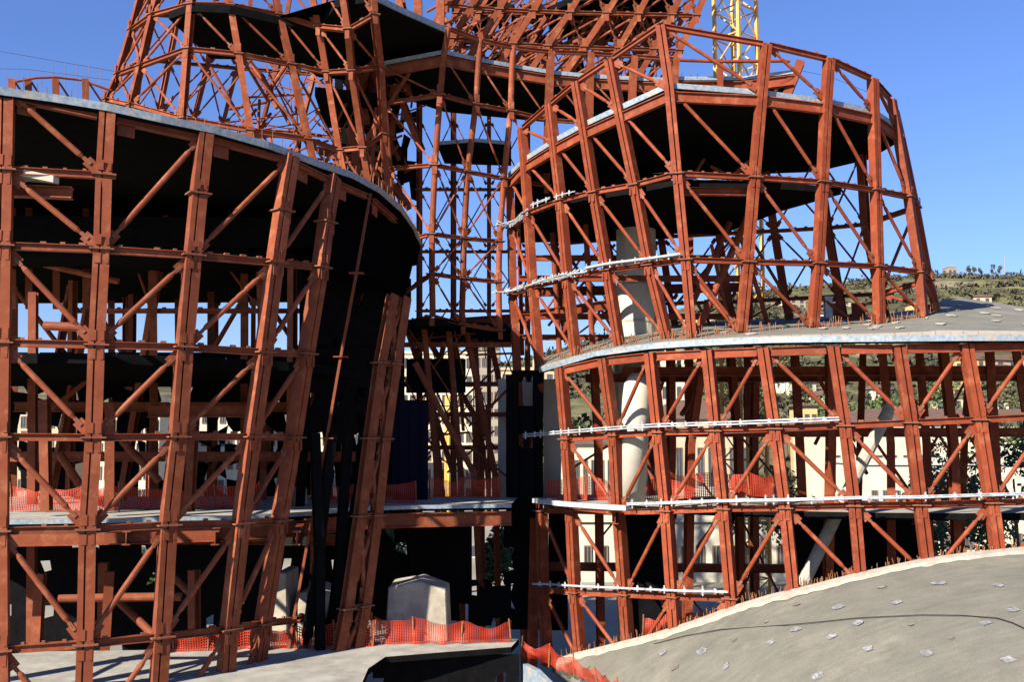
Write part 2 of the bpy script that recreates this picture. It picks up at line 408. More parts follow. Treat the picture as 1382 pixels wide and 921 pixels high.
# ring beams just below the slab
for c in range(0, 6):
    a = A[c][0]-Z_*.18; b = A[c+1][0]-Z_*.18; t = (b-a).normalized()
    if c < 2: beam(rA, a+t*.3, b-t*.3, .25, .34, 'steelA', 'edge_beam')
    else: beam(rA, a+t*.3, b-t*.3, .2, .22, 'steelA', 'edge_beam')
    s = t
    bm = bmesh.new(); n = Vector((t.y, -t.x, 0)).normalized()
    box(bm, a+t*.62-Z_*.28-n*.05, t, n, Z_, .55, .04, .5); part('gusset_plate', bm, M['steelA'], rA)
# lit inner stub beam and sheet at upper left
zz = zat(262, 32); beam(rA, XZ(-100, 31.15, zz), XZ(98, 31.9, zz), .35, .38, 'steelA', 'stub_beam')
bm = bmesh.new(); zq = zat(240, 32)
q = [XZ(19, 31.1, zq+.10), XZ(72, 31.35, zq-.10), XZ(80, 31.6, zq-.10), XZ(24, 31.9, zq+.10)]
vs = [bm.verts.new(p) for p in q]+[bm.verts.new(p-Z_*.22) for p in q]
bm.faces.new(vs[:4]); bm.faces.new(vs[4:][::-1])
for i in range(4): bm.faces.new((vs[i], vs[4+i], vs[4+(i+1) % 4], vs[(i+1) % 4]))
part('end_panel', bm, M['bwhite'], rA, label='white pointed panel inside the upper left bay')
# interior slabs
z1 = EYE+8.3; slab(rA, [XZ(-160,43,z1),XZ(300,43.5,z1),XZ(430,45,z1),XZ(520,48,z1),XZ(555,52,z1),XZ(555,58,z1),XZ(-160,59,z1)], .4, 'concrete')
z3 = EYE+2.9
slab(rA, [XZ(-160,34.5,z3),XZ(130,34.6,z3),XZ(250,36,z3),XZ(390,38.5,z3),XZ(450,41,z3),XZ(515,46,z3),XZ(525,52,z3),XZ(-160,50,z3)], .35, 'concrete')
z5 = EYE-2.95
s5 = [XZ(-160,35.5,z5),XZ(10,35.8,z5),XZ(140,36.4,z5),XZ(300,37.6,z5),XZ(410,39.5,z5),XZ(470,42,z5),XZ(560,43.4,z5),XZ(690,44.3,z5)]
slab(rA, s5+[XZ(700,50,z5),XZ(-160,50,z5)], .25, 'floor')
trim(rA, [p-Y_*.03 for p in s5], .16, 'galv', .06)
for a, b in zip(s5, s5[1:]):
    beam(rA, a-Z_*.62+Y_*.1, b-Z_*.62+Y_*.1, .3, .62, 'steelA', 'floor_beam')
z6 = EYE-7.9
s6 = [XZ(-200,27,z6),XZ(470,27.5,z6),XZ(484,32,z6),XZ(497,35,z6),XZ(520,36.8,z6),XZ(600,37.6,z6),XZ(690,38.5,z6)]
slab(rA, s6+[XZ(700,40,z6),XZ(400,39,z6),XZ(230,38,z6),XZ(-160,37.4,z6)], .22, 'floor', name='ground_floor_slab')
wallpanel(rA, XZ(-160, 42.6, 14), XZ(455, 43.2, 14), z1, zt-.45, .3, 'dark', 'shade_wall')  # added near-black wall that makes the upper interior read as shade
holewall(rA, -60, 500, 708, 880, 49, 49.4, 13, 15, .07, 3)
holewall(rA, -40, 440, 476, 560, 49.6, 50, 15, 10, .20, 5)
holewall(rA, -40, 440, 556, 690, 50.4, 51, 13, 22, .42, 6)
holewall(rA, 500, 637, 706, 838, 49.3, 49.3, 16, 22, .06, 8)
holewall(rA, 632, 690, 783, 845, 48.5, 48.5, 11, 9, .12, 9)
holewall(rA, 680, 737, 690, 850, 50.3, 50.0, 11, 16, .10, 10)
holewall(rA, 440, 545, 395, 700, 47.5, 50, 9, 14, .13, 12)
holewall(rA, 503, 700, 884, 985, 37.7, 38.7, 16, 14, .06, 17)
# interior columns and girders
random.seed(11)
ic = []
for (px, d, yt, yb) in [(45,44,395,880),(60,37.5,540,690),(140,40.5,760,870),(55,39,775,880),(148,37.5,545,690),(262,40,560,690),(148,38,772,886),(262,38.5,770,886),(205,47,300,700),(330,48,300,700),(100,50,300,700),(395,44,350,700),(180,55,300,760),(470,46,280,880),(20,52,300,760),(285,54,350,760),(425,48,400,860),(365,52,360,700),(240,57,360,760),(150,57.5,360,720)]:
    top = W(px, yt, d); bot = XZ(px+random.uniform(-8, 4), d, zat(yb, d))
    bm = bmesh.new(); sweep(bm, [top, bot], hsec(.34, .32), (random.uniform(-.6, .6), -1, 0)); part('inner_column', bm, M['steelA'], rA)
for (x0, y0, d0, x1, y1, d1, r) in [(80,808,38,245,806,38.2,.16),(160,812,39,215,865,38.5,.15),(30,350,46,160,380,46,.15),(80,612,40,108,655,40.5,.16),(165,595,40,215,650,40,.15),
        (60,440,40,110,442,40,.18),(235,780,39,262,806,38.5,.14),(120,400,50,190,520,50,.12),(330,400,50,260,520,50,.12),(20,390,52,90,480,52,.12),(350,390,50,420,500,50,.12),(160,480,46,60,560,46,.12)]:
    pipe(rA, [W(x0, y0, d0), W(x1, y1, d1)], r, 'steelA', 'inner_brace')
for z, d, x0, x1 in [(EYE+1.4,47,20,470),(EYE-.9,46,0,480),(EYE+1.0,40,200,350),(EYE-4.6,46,0,500)]:
    beam(rA, XZ(x0, d, z), XZ(x1, d+random.uniform(-1, 2), z), .3, .45, 'steelA', 'inner_girder')
for px in (30, 170, 290, 400):
    for z in (EYE-3.6,):
        beam(rA, XZ(px, 36, z), XZ(px+20, 50, z), .28, .5, 'steelA', 'inner_girder')
holewall(rA, 404, 532, 362, 470, 39.6, 46.6, 7, 12, .035, 31)
holewall(rA, 400, 520, 470, 600, 39.4, 45.6, 6, 13, .12, 32)

# ================================================================ FRAME B (lower right drum)
rB = thing('steel_building', 'low curved steel frame on the right carrying the flat deck, behind the grey roof', 'steel frame', (12, 40, 0))
bB = [(47.5,[None,None,(731,690),(733,797),(739,900)]),
      (45.6,[(757,497),(765,593),(771,690),(776,800),(785,900)]),
      (43.6,[(815,484),(829,588),(835,692),(843,803),(850,900)]),
      (41.8,[(878,477),(889,584),(900,690),(908,806),(914,890)]),
      (40.4,[(955,473),(966,582),(977,687),(987,808),(994,880)]),
      (39.3,[(1030,470),(1046,579),(1060,686),(1071,797),(1078,850)]),
      (38.5,[(1124,467),(1140,575),(1153,683),(1162,790),(1166,830)]),
      (38.0,[(1213,466),(1229,571),(1242,682),(1254,780),(1258,810)]),
      (37.8,[(1303,464),(1321,567),(1338,679),(1350,770),(1354,800)]),
      (37.9,[(1397,462),(1418,562),(1438,676),(1452,760),(1456,800)]),
      (38.4,[(1490,462),(1512,558),(1535,673),(1550,760),(1555,800)])]
B = [[W(p[0], p[1], d) if p else None for p in c] for d, c in bB]
pat = 'DDAAADDAAD'
brB = []
for c, k in enumerate(pat):
    for r in range(4):
        if r == 3 and c > 3: continue
        if c == 0 and r < 2: continue
        brB.append((c, r, r+1, k))
skipB = [(3, c) for c in range(4, 11)]
facade(rB, B, [1, 2, 3], brB, .44, .40, 'steel', .085, .2, skipseg=skipB, groove=-.12)
# deck
dedge = [(728,497,47.8),(758,488,45.7),(802,475,44),(874,465,41.8),(930,461,40.9),(990,458,40),(1040,456,39.2),(1099,455,38.5),(1200,454,37.8),(1300,453,37.5),(1390,453,37.6),(1500,452,38.2)]
De = [W(*e)-Y_*.12 for e in dedge]
# tower C base line gives the deck's inner heights
cC = [  # (depth, [C0, C1, C2, C3, base, below])
 (52.7,[None,(687,240),(690,307),(692,398),(698,500),(706,680),(712,900)]),
 (49.6,[(704,174),(708,217),(713,288),(719,387),(728,492),(723,680),(718,900)]),
 (47.0,[(742,141),(748,192),(757,271),(766,376),(777,479)]),
 (45.2,[(778,111),(788,170),(802,260),(820,365),(836,466)]),
 (43.7,[(823,81),(836,148),(857,250),(877,358),(901,457)]),
 (42.2,[(891,35),(903,118),(914,235),(925,351),(934,456)]),
 (42.5,[(1034,60),(1028,124),(1018,240),(1009,354),(1000,449)]),
 (43.4,[(1119,80),(1115,135),(1110,246),(1104,356),(1097,442)]),
 (44.8,[(1178,107),(1179,150),(1182,257),(1185,360),(1187,437)]),
 (46.4,[(1203,135),(1210,172),(1226,266),(1241,368),(1246,428)]),
 (49.0,[(1208,150),(1216,185),(1236,280),(1254,378),(1264,419)])]
C = [[W(p[0], p[1], d) if p else None for p in c] for d, c in cC]
inner = [C[i][4] for i in range(1, 11)]
far = [W(735,480,56),W(780,464,56),W(840,450,56),W(905,440,56),W(945,436,56),W(1010,432,57),W(1105,428,57),W(1190,424,58),W(1250,416,58),W(1275,404,60)]
bm = bmesh.new()
# surface rows : edge -> tower feet -> far
rowE = [W(728,497,47.8)-Y_*.1]+[W(x, interp([(e[0], e[1]) for e in dedge], x), interp([(e[0], e[2]) for e in dedge], x))-Y_*.12 for x in (776,836,901,934,1000,1097,1187,1246,1266)]
ext_e = [W(1340,453,37.5)-Y_*.12, W(1420,453,37.7)-Y_*.12, W(1520,452,38.4)-Y_*.12]
ext_m = [W(1325,424,49), W(1410,430,48), W(1520,436,47)]
ext_f = [W(1296,402,62), W(1400,417,60), W(1520,425,58)]
rows = [rowE+ext_e, inner+ext_m, far+ext_f]
fine = []
for a, b in ((0, 1), (1, 2)):
    for k in range(6):
        t = k/6
        fine.append([rows[a][i].lerp(rows[b][i], t) for i in range(len(rows[0]))])
fine.append(rows[2])
G_ = [[bm.verts.new(p+Z_*(noise.noise(p*.5)*.04)) for p in r] for r in fine]
Gb = [[bm.verts.new(p-Z_*.3) for p in r] for r in fine]
nr_, nc_ = len(G_), len(G_[0])
for i in range(nr_-1):
    for j in range(nc_-1):
        bm.faces.new((G_[i][j], G_[i][j+1], G_[i+1][j+1], G_[i+1][j])).material_index = 0
        bm.faces.new((Gb[i][j], Gb[i+1][j], Gb[i+1][j+1], Gb[i][j+1])).material_index = 1
for j in range(nc_-1):
    bm.faces.new((G_[0][j], Gb[0][j], Gb[0][j+1], G_[0][j+1])).material_index = 1
    bm.faces.new((G_[-1][j], G_[-1][j+1], Gb[-1][j+1], Gb[-1][j])).material_index = 1
for i in range(nr_-1):
    bm.faces.new((G_[i][0], G_[i+1][0], Gb[i+1][0], Gb[i][0])).material_index = 1
    bm.faces.new((G_[i][-1], Gb[i][-1], Gb[i+1][-1], G_[i+1][-1])).material_index = 1
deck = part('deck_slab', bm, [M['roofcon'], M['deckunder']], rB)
# pale patches of cement on the deck and scraps of rebar starters round the tower feet
prs = random.Random(8)
for k_ in range(26):
    i_ = prs.randrange(1, nr_-3); j_ = prs.randrange(4, nc_-2); t_ = prs.random(); u_ = prs.random()
    p_ = fine[i_][j_].lerp(fine[i_][j_+1], t_).lerp(fine[i_+1][j_].lerp(fine[i_+1][j_+1], t_), u_)+Z_*.025
    bm = bmesh.new(); n_ = 10; pp_ = []
    for q_ in range(n_):
        a_ = 2*math.pi*q_/n_; r_ = prs.uniform(.7, 1.2); ua_ = (fine[i_][j_+1]-fine[i_][j_]).normalized(); va_ = (fine[i_+1][j_]-fine[i_][j_]).normalized(); pp_.append(bm.verts.new(p_+ua_*(math.cos(a_)*.26*r_)+va_*(math.sin(a_)*.42*r_)))
    bm.faces.new(pp_); ex_ = bmesh.ops.extrude_face_region(bm, geom=list(bm.faces)); bmesh.ops.translate(bm, verts=[v for v in ex_['geom'] if isinstance(v, bmesh.types.BMVert)], vec=(0, 0, .03))
    part('cement_patch', bm, M['palecon'], rB)
bm = bmesh.new()
for k_ in range(260):
    j_ = prs.randrange(0, 9); q_ = inner[j_].lerp(inner[j_+1], prs.random())-Y_*prs.uniform(-.2, .7)
    sweep(bm, [q_-Z_*.15, q_+Z_*prs.uniform(.1, .45)+X_*prs.uniform(-.12, .12)], circ(.016, 4), Y_)
o = part('rebar', bm, M['rebar'], rB); o['kind'] = 'stuff'
# pale rough strip along deck edge
strip = [p.lerp(q, .0)+Z_*.02 for p, q in zip(fine[0], fine[1])]
strip2 = [p.lerp(q, .85)+Z_*.03 for p, q in zip(fine[0], fine[1])]
bm = bmesh.new(); a = [bm.verts.new(p) for p in strip]; b = [bm.verts.new(p) for p in strip2]; c_ = [bm.verts.new(p-Z_*.05) for p in strip2]
for j in range(len(a)-1): bm.faces.new((a[j], a[j+1], b[j+1], b[j])); bm.faces.new((b[j], b[j+1], c_[j+1], c_[j]))
part('cement_strip', bm, M['palecon'], rB)
trim(rB, [p-Y_*.05 for p in De], .24, 'galv', .07, rebar=.5, rh=.2)
for i in range(1, 10):
    a = B[i][0]-Z_*.16-Y_*.1; b = B[i+1][0]-Z_*.16-Y_*.1; t = (b-a).normalized()
    beam(rB, a+t*.28, b-t*.28, .22, .36, 'steel', 'edge_beam')
# floor inside B at ring 2
z2 = B[3][2].z+.12
f2 = [XZ(716,48.5,z2),XZ(757,46.3,z2),XZ(815,44.4,z2),XZ(880,42.7,z2),XZ(960,41.3,z2),XZ(1050,40.2,z2),XZ(1150,39.4,z2),XZ(1260,38.9,z2),XZ(1500,39.2,z2)]
slab(rB, f2+[XZ(1500,44,z2),XZ(1200,46,z2),XZ(1040,49,z2),XZ(860,51,z2),XZ(716,52,z2)], .28, 'floor')
fe = [XZ(722,47.3,z2+.06),XZ(757,45.2,z2+.06),XZ(815,43.2,z2+.06),XZ(846,42.4,z2+.06)]
trim(rB, [p-Y_*.28 for p in fe], .2, 'white', .3, name='slab_edge')
# inner columns of B (dark, under the deck)
random.seed(5)
for (x0, x1, d, yt) in [(800,812,50,470),(905,900,50,470),(985,1002,50,470),(1072,1098,48,468),(1120,1112,44,470),(1190,1205,45,468),(1240,1262,49,468),(1272,1300,44,468),(1335,1362,45,466),(1020,1020,53,470),(1165,1150,53,468),(870,880,54,470),(1310,1290,53,466),(950,925,46,470),(1370,1420,50,466)]:
    bm = bmesh.new(); sweep(bm, [W(x0, yt, d), W((x0+x1)/2+random.uniform(-6, 6), 600, d), XZ(x1, d, 0)], hsec(.36, .34), (random.uniform(-.5, .5), -1, 0)); part('inner_column', bm, M['steel'], rB)
bi = [(920,560,960,500,47,.16),(940,640,1010,740,50,.07),(1010,640,940,740,50,.07),(1000,590,1060,660,52,.08),(760,640,840,590,50,.08),(845,700,865,600,49,.15),(866,602,886,662,48,.15),(1220,520,1310,650,48,.09),(1310,500,1240,640,50,.09),
      (1170,580,1225,660,47,.10),(1100,500,1170,640,49,.13),(800,740,880,640,54,.07),(880,740,950,830,52,.07),(1000,700,1050,800,52,.08),(1050,700,1000,800,52,.08),(1290,560,1382,700,46,.14),(1240,690,1330,600,52,.1),(900,500,870,590,51,.12),(1150,500,1100,600,51,.12)]
for x0, y0, x1, y1, d, r in bi: pipe(rB, [W(x0, y0, d), W(x1, y1, d+random.uniform(-1, 1.5))], r*.75, 'steel', 'inner_brace')
for z, d, x0, x1 in [(EYE+.2,46,900,1400),(EYE+.2,51,760,1400),(EYE-3.5,50,740,1300),(EYE+3.0,46,840,1400),(EYE+3.0,51,790,1400),(EYE-6.5,51,740,1100)]:
    beam(rB, XZ(x0, d, z), XZ(x1, d-1, z), .28, .42, 'steel', 'inner_girder')
for px in (830, 905, 985, 1065, 1150, 1235, 1325):
    for z in (z2-.5,):
        beam(rB, XZ(px, 43, z), XZ(px+6, 50, z), .3, .55, 'steel', 'inner_girder')
wallpanel(rB, XZ(842,49,14), XZ(896,49,14), 4, z2-.3, .4, 'dark', 'core_wall')
wallpanel(rB, XZ(1062,45.5,14), XZ(1148,45.5,14), 4, z2-.3, .4, 'dark', 'core_wall')
wallpanel(rB, XZ(740,53,14), XZ(765,53,14), 4, z2-.3, .4, 'dark', 'core_wall')
wallpanel(rB, XZ(1160,47.5,14), XZ(1232,47.5,14), 6.5, z2-.3, .4, 'dark', 'core_wall')
pipe(rB, [W(1082,792,41.3), W(1150,652,41.6), W(1204,545,42)], .26, 'palecon', 'raking_prop', label='thick pale raking pipe leaning behind the front columns')

# ================================================================ FRAME C (upper right tower)
rC = thing('steel_building', 'tall lopsided steel tower on the right with round top ring, standing on the deck', 'steel frame', (8, 46, 17))
brC = []
for c in range(1, 10):
    for r in range(0, 4): brC.append((c, r, r+1, 'D'))
brC += [(0, 1, 2, 'D'), (0, 2, 3, 'D'), (0, 3, 4, 'D'), (0, 4, 5, 'DA'), (0, 5, 6, 'DA')]
facade(rC, C, [0, 2, 3], brC, .41, .38, 'steel', .08, .18, groove=-.1)
# lower rings of the two shaded legs
facade(rC, [[C[0][5], C[0][6]], [C[1][5], C[1][6]]], [0], [], .46, .42, 'steel', .1, .2, skip_cols=(0, 1))
for (a_, b_, c_, d_, h_, sd_) in [(684,700,506,700,.03,41),(700,721,548,700,.05,42),(720,733,503,700,.03,43),(684,733,500,516,.05,44)]:
    holewall(rC, a_, b_, c_, d_, 49.3, 49.0, 7, 13, h_, sd_)
bm = bmesh.new()
for (x0, x1, dd) in [(672,722,54.6),(734,757,51.2)]:
    a = XZ(x0, dd, 14); b = XZ(x1, dd, 14); zz0 = zat(688, dd); zz1 = zat(512, dd)
    box(bm, Vector(((a.x+b.x)/2, dd+.3, (zz0+zz1)/2)), X_, Y_, Z_, b.x-a.x, .5, zz1-zz0)
part('shaft_wall', bm, M['whitecon'], rC)
# slab C1
e1 = [(683,238,53.0),(708,213,49.3),(747,188,46.7),(787,166,44.9),(832,145,43.4),(897,115,41.9),(907,113,41.8),(1024,122,42.2),(1113,134,43.1),(1179,148,44.5),(1210,169,46.2),(1216,181,49)]
E1 = [W(e[0], e[1], e[2]+.5) for e in e1]; zc = EYE+15.1
b1_ = [XZ(1172,52,zc),XZ(1100,54.5,zc),XZ(1010,55,zc),XZ(915,54.5,zc),XZ(800,55.5,zc),XZ(700,56,zc)]
slab(rC, E1+b1_, .35, 'concrete')
trim(rC, [p-Y_*.05 for p in E1], .24, 'galv', .09, rebar=.5, rh=.2)
for i in range(0, 10):
    a = C[i][1]-Z_*.42; b = C[i+1][1]-Z_*.42; t = (b-a).normalized()
    beam(rC, a+t*.16, b-t*.16, .22, .46, 'steel', 'edge_beam')
# slab C2
zc2 = EYE+11.3
wallpanel(rC, XZ(695, 55.8, 30), XZ(905, 54.6, 30), zc2-.3, zc-.4, .25, 'dark', 'shade_wall')  # added dark wall, fills the shade between the two tower slabs
slab(rC, [XZ(713,50.3,zc2),XZ(757,47.6,zc2),XZ(802,45.9,zc2),XZ(857,44.4,zc2),XZ(914,43,zc2),XZ(1018,43.2,zc2),XZ(1085,43.8,zc2),XZ(1135,44.5,zc2),XZ(1056,47.8,zc2),XZ(974,53.5,zc2),XZ(918,53.3,zc2),XZ(800,54,zc2),XZ(713,54.5,zc2)], .3, 'concrete')
trim(rC, [XZ(926,42.9,zc2+.1),XZ(1016,43.1,zc2+.1)], .12, 'white', .06)
beam(rC, XZ(918,42.9,zc2-.55), XZ(1016,43.1,zc2-.55), .3, .35, 'steel', 'edge_beam')
# back side
cq = [(51,[(1156,152),(1162,208),(1168,303),(1188,397),(1195,432)]),(53,[(1090,152),(1103,210),(1117,308),(1133,400),(1139,434)]),(54.5,[(1018,160),(1031,212),(1045,312),(1060,404),(1067,438)]),
      (55.5,[(950,170),(958,216),(970,316),(984,408),(992,440)]),(56,[(880,180),(886,222),(892,320),(905,410),(912,444)]),(56.5,[(800,200),(806,235),(815,324),(828,414),(836,452)]),(57,[(735,215),(740,250),(748,330),(758,416),(766,462)])]
Q = [[W(p[0], p[1], d) for p in c] for d, c in cq]
facade(rC, Q, [2, 3], [(c, r, r+1, k) for c in range(6) for r, k in ((1, 'DA'), (2, 'DA'), (3, 'D'))], .40, .36, 'steel', .055, .14)
facade(rC, [C[10], Q[0]], [2, 3], [(0, 2, 3, 'D'), (0, 3, 4, 'A')], .45, .4, 'steel', .08, .2, skip_cols=(0, 1), outward=X_)
# interior ribs, leaning
random.seed(21)
ri = [(1010,290,940,450,48,.24),(1000,320,1040,448,50,.16),(985,300,930,420,50,.2),(960,330,985,440,50,.12),(890,330,960,440,53,.1),(905,420,990,320,53,.1),(790,300,800,470,51,.2),(745,300,755,480,53,.2),(700,300,705,480,55,.16),
      (815,300,850,440,54,.12),(850,330,800,440,54,.1),(760,330,830,450,54,.1),(830,330,740,440,55,.1),(940,380,1000,450,47,.15),(1000,300,1060,400,51,.12),(1105,400,1160,440,50,.12),(730,320,790,420,54,.08),(790,340,730,430,54,.08),(960,225,990,240,47,.1),(985,240,1010,218,47,.12),(935,240,950,215,47,.1)]
for x0, y0, x1, y1, d, r in ri: pipe(rC, [W(x0, y0, d), W(x1, y1, d+random.uniform(-1, 1))], r*.75, 'steel', 'inner_brace')
for z, d, x0, x1 in [(EYE+8.0,50,700,1010),(EYE+6.3,52,700,1000),(EYE+9.6,53,700,960),(EYE+5.4,54,700,1000)]:
    beam(rC, XZ(x0, d, z), XZ(x1, d, z), .22, .3, 'steel', 'inner_girder')
for (x0,y0,x1,y1,d) in [(690,430,905,400,53),(560,440,700,430,54),(700,395,1000,388,55.5)]:
    beam(rC, W(x0,y0,d), W(x1,y1,d), .3, .5, 'steel', 'inner_girder')
# parapet steps and small things on the deck
bm = bmesh.new(); p = W(1118,430,50); box(bm, p+Z_*.5, X_, Y_, Z_, .35, .35, 1.0); box(bm, p+Z_*1.05, X_, Y_, Z_, .42, .42, .1)
tag(part('gas_bottle', bm, M['white']), 'small white box post standing on the deck inside the right tower', 'post')
bm = bmesh.new()
for (x0, x1) in [(1118,1140),(1150,1168)]:
    a = W(x0, 432, 52); b = W(x1, 432, 52); sweep(bm, [a, b], rect(1.8, .1), -Y_)
tag(part('steel_plates', bm, M['steel']), 'red steel plates stacked upright at the tower foot', 'steel plates')

# ================================================================ FRAME G (middle balcony tower)
rG = thing('steel_building', 'slender middle steel tower of round pipe columns below a sharp-cornered platform', 'steel frame', (-2, 53, 12))
gC = [(51.8,[(505,10),(512,88),(519,140),(526,228),(530,330),(540,400),(548,436)]),
      (50.0,[(605,38),(599,75),(594,128),(587,223),(583,316),(583,370),(584,427)]),
      (51.3,[(648,54),(646,84),(642,141),(631,232),(626,322),(625,376),(623,438)]),
      (52.2,[(693,64),(691,92),(689,150),(680,241),(674,326),(673,381),(674,446)]),
      (52.8,[(744,70),(742,100),(740,162),(736,250)]),
      (53.4,[(797,72),(796,105),(795,166)]),
      (53.8,[(856,76),(854,108),(852,166)]),
      (54.2,[(912,80),(910,110),(908,166)])]
GG = [[W(p[0], p[1], d) for p in c] for d, c in gC]
brG = [(0,1,2,'D'),(1,1,2,'D'),(2,1,2,'D'),(3,1,2,'D'),(4,1,2,'D'),(5,1,2,'D'),(6,1,2,'D'),(1,2,3,'D'),(1,3,4,'DA'),(1,4,5,'DA'),(1,5,6,'D'),(2,2,3,'D'),(2,3,4,'DA'),(2,4,5,'DA'),(2,5,6,'D'),(0,2,3,'D'),(0,3,4,'D'),(3,2,3,'D')]
facade(rG, GG, [0, 2, 3, 4, 5, 6], brG, .38, .32, 'steelF', .055, .14, round_cols=(0, 1, 2, 3))
ge = [W(510,85,52.0),W(599,68,50.3),W(648,79,51.6),W(693,87,52.5),W(747,96,53.1),W(802,101,53.7),W(856,104,54.1),W(912,106,54.5)]
zg = ge[1].z
slab(rG, ge+[XZ(912,60,zg),XZ(740,61,zg),XZ(600,59,zg),XZ(530,56,zg)], .4, 'concrete')
trim(rG, [p-Y_*.05 for p in ge], .22, 'galv', .08)
for a, b in zip(ge, ge[1:]): beam(rG, a-Z_*.55, b-Z_*.55, .25, .5, 'steelF', 'edge_beam')
# second lower platform, small
zg2 = W(600,192,55).z
slab(rG, [XZ(592,55,zg2),XZ(640,54.4,zg2),XZ(690,55,zg2),XZ(690,58.5,zg2),XZ(600,58,zg2)], .4, 'concrete')
trim(rG, [XZ(592,54.9,zg2),XZ(640,54.3,zg2),XZ(690,54.9,zg2)], .2, 'galv', .06)
# back rings of the middle tower
gb = [[W(x, y, d) for y in (110, 160, 256, 340, 420, 560, 700)] for x, d in ((566,58),(612,60),(660,61),(712,60))]
facade(rG, gb, [2, 3, 4], [(c, r, r+1, 'DA') for c in range(3) for r in (1, 2, 3, 4)], .26, .26, 'steelF', .04, .12)
# lower floor and dark leaning legs beneath
z4 = W(600, 436, 52).z
slab(rG, [XZ(545,50.5,z4),XZ(590,50,z4),XZ(630,51.5,z4),XZ(690,52.5,z4),XZ(690,62,z4),XZ(560,60,z4)], .35, 'concrete')
for (x0,y0,x1,y1,d) in [(572,440,590,640,52),(605,440,622,640,53),(628,440,668,640,53.5),(548,440,612,640,55),(640,440,650,640,57),(600,460,560,640,58),(560,490,640,640,51),(566,440,640,560,56),(580,500,600,700,55),(660,450,700,640,58)]:
    bm = bmesh.new(); sweep(bm, [W(x0, y0, d), W(x1, y1, d), XZ(x1+(x1-x0)*.2, d, 0)], hsec(.27, .27), (.3, -1, 0)); part('leg', bm, M['steelF'], rG)
for z, d, x0, x1 in [(EYE+4.9,53,545,690),(EYE+2.9,55,545,700),(EYE+1.2,54,560,700),(EYE-.6,56,560,700)]:
    beam(rG, XZ(x0, d, z), XZ(x1, d, z), .2, .26, 'steelF', 'inner_girder')
random.seed(64)
for i in range(34):
    x = random.uniform(560, 672); y = random.uniform(450, 640); d = random.uniform(52, 58); ang = random.choice([62, -62, 80, 0, 45, -45])+random.uniform(-6, 6); L = random.uniform(50, 120)
    dx = math.cos(R(ang))*L/2; dy = math.sin(R(ang))*L/2
    pipe(rG, [W(x-dx, y-dy, d), W(x+dx, min(y+dy, 668), d)], random.choice([.03, .04, .06, .10]), 'steelF', 'inner_brace', 8)
wallpanel(rG, XZ(548,53.5,14), XZ(628,53.5,14), zat(530,53), zat(484,53), .4, 'dark', 'wall_panel')

# ================================================================ right platform beyond C (top)
rP = thing('rooftop_platform', 'small sloped-end steel platform above the round tower with an outward leaning beam', 'platform', (10, 58, 33))
pe = [W(905,104,57), W(1000,104,57.5), W(1070,95,57)]
slab(rP, pe+[XZ(1062,64,pe[2].z), XZ(905,64,pe[0].z)], .4, 'concrete')
trim(rP, [p-Y_*.05 for p in pe], .22, 'galv', .08, rebar=.5, rh=.5)
for a, b in zip(pe, pe[1:]): beam(rP, a-Z_*.6, b-Z_*.6, .3, .6, 'steel', 'edge_beam')
bm = bmesh.new(); sweep(bm, [W(1081,82,57), W(1064,124,57.3), W(1040,170,57.6)], hsec(.5, .4), (-.3, -1, 0)); part('raking_beam', bm, M['steel'], rP)
bm = bmesh.new(); sweep(bm, [W(1072,100,57), W(1045,122,57.3)], rect(.2, .2), -Y_); part('raking_beam', bm, M['steel'], rP)
for x in (911, 972):
    bm = bmesh.new(); sweep(bm, [W(x,80,56.6), W(x,118,56.8)], rect(.3, .3), -Y_); part('post', bm, M['steel'], rP)
pipe(rP, [W(890,80,56.5), W(975,83,56.5), W(1066,82,56.5)], .1, 'steel', 'rail')
bm = bmesh.new()
for x in (930, 1010):
    sweep(bm, [XZ(x, 60, pe[0].z-.4), XZ(x, 60, 14)], hsec(.45, .45), -Y_); 
part('support_column', bm, M['steel'], rP)

# ================================================================ FRAME E (upper left funnel)
rE = thing('steel_building', 'tapering lattice steel tower rising behind the long curved slab at upper left', 'steel frame', (-14, 50, 14))
eC = [(51.5,[(204,-60),(178,40),(160,100),(145,134),(118,260),(90,420),(40,700)]),
      (49.6,[(232,-60),(206,20),(190,89),(177,141),(150,260),(118,420),(62,700)]),
      (47.2,[(262,-60),(258,6),(253,66),(246,160),(232,260),(205,420),(160,700)]),
      (47.5,[(300,-60),(311,7),(322,73),(338,176),(345,260),(352,420),(356,700)]),
      (48.7,[(360,-60),(377,20),(393,87),(416,188),(432,260),(455,420),(480,700)]),
      (50.0,[(410,-60),(430,36),(441,98),(458,203),(470,260),(490,420),(500,700)]),
      (50.5,[(455,-60),(470,40),(475,96),(490,200),(500,260),(510,420),(516,700)]),
      (51.4,[(498,-60),(505,20),(513,90),(518,181),(522,260),(524,420),(526,700)])]
eD = {5: [48, 48.6, 49.4, 50, 50, 50, 50], 6: [45.6, 46.2, 47.8, 49.6, 50.2, 50.5, 50.5], 7: [45.2, 45.6, 48.6, 50.6, 51, 51.4, 51.4]}
EE = [[W(p[0], p[1], eD[k][i] if k in eD else c[0]) for i, p in enumerate(c[1])] for k, c in enumerate(eC)]
brE = [(c, r, r+1, 'D') for c in range(2, 7) for r in range(0, 5)]+[(c, r, r+1, 'DA') for c in (0, 1) for r in range(0, 5)]
facade(rE, EE, [1, 2, 3, 4, 5], brE, .31, .34, 'steelF', .065, .18)
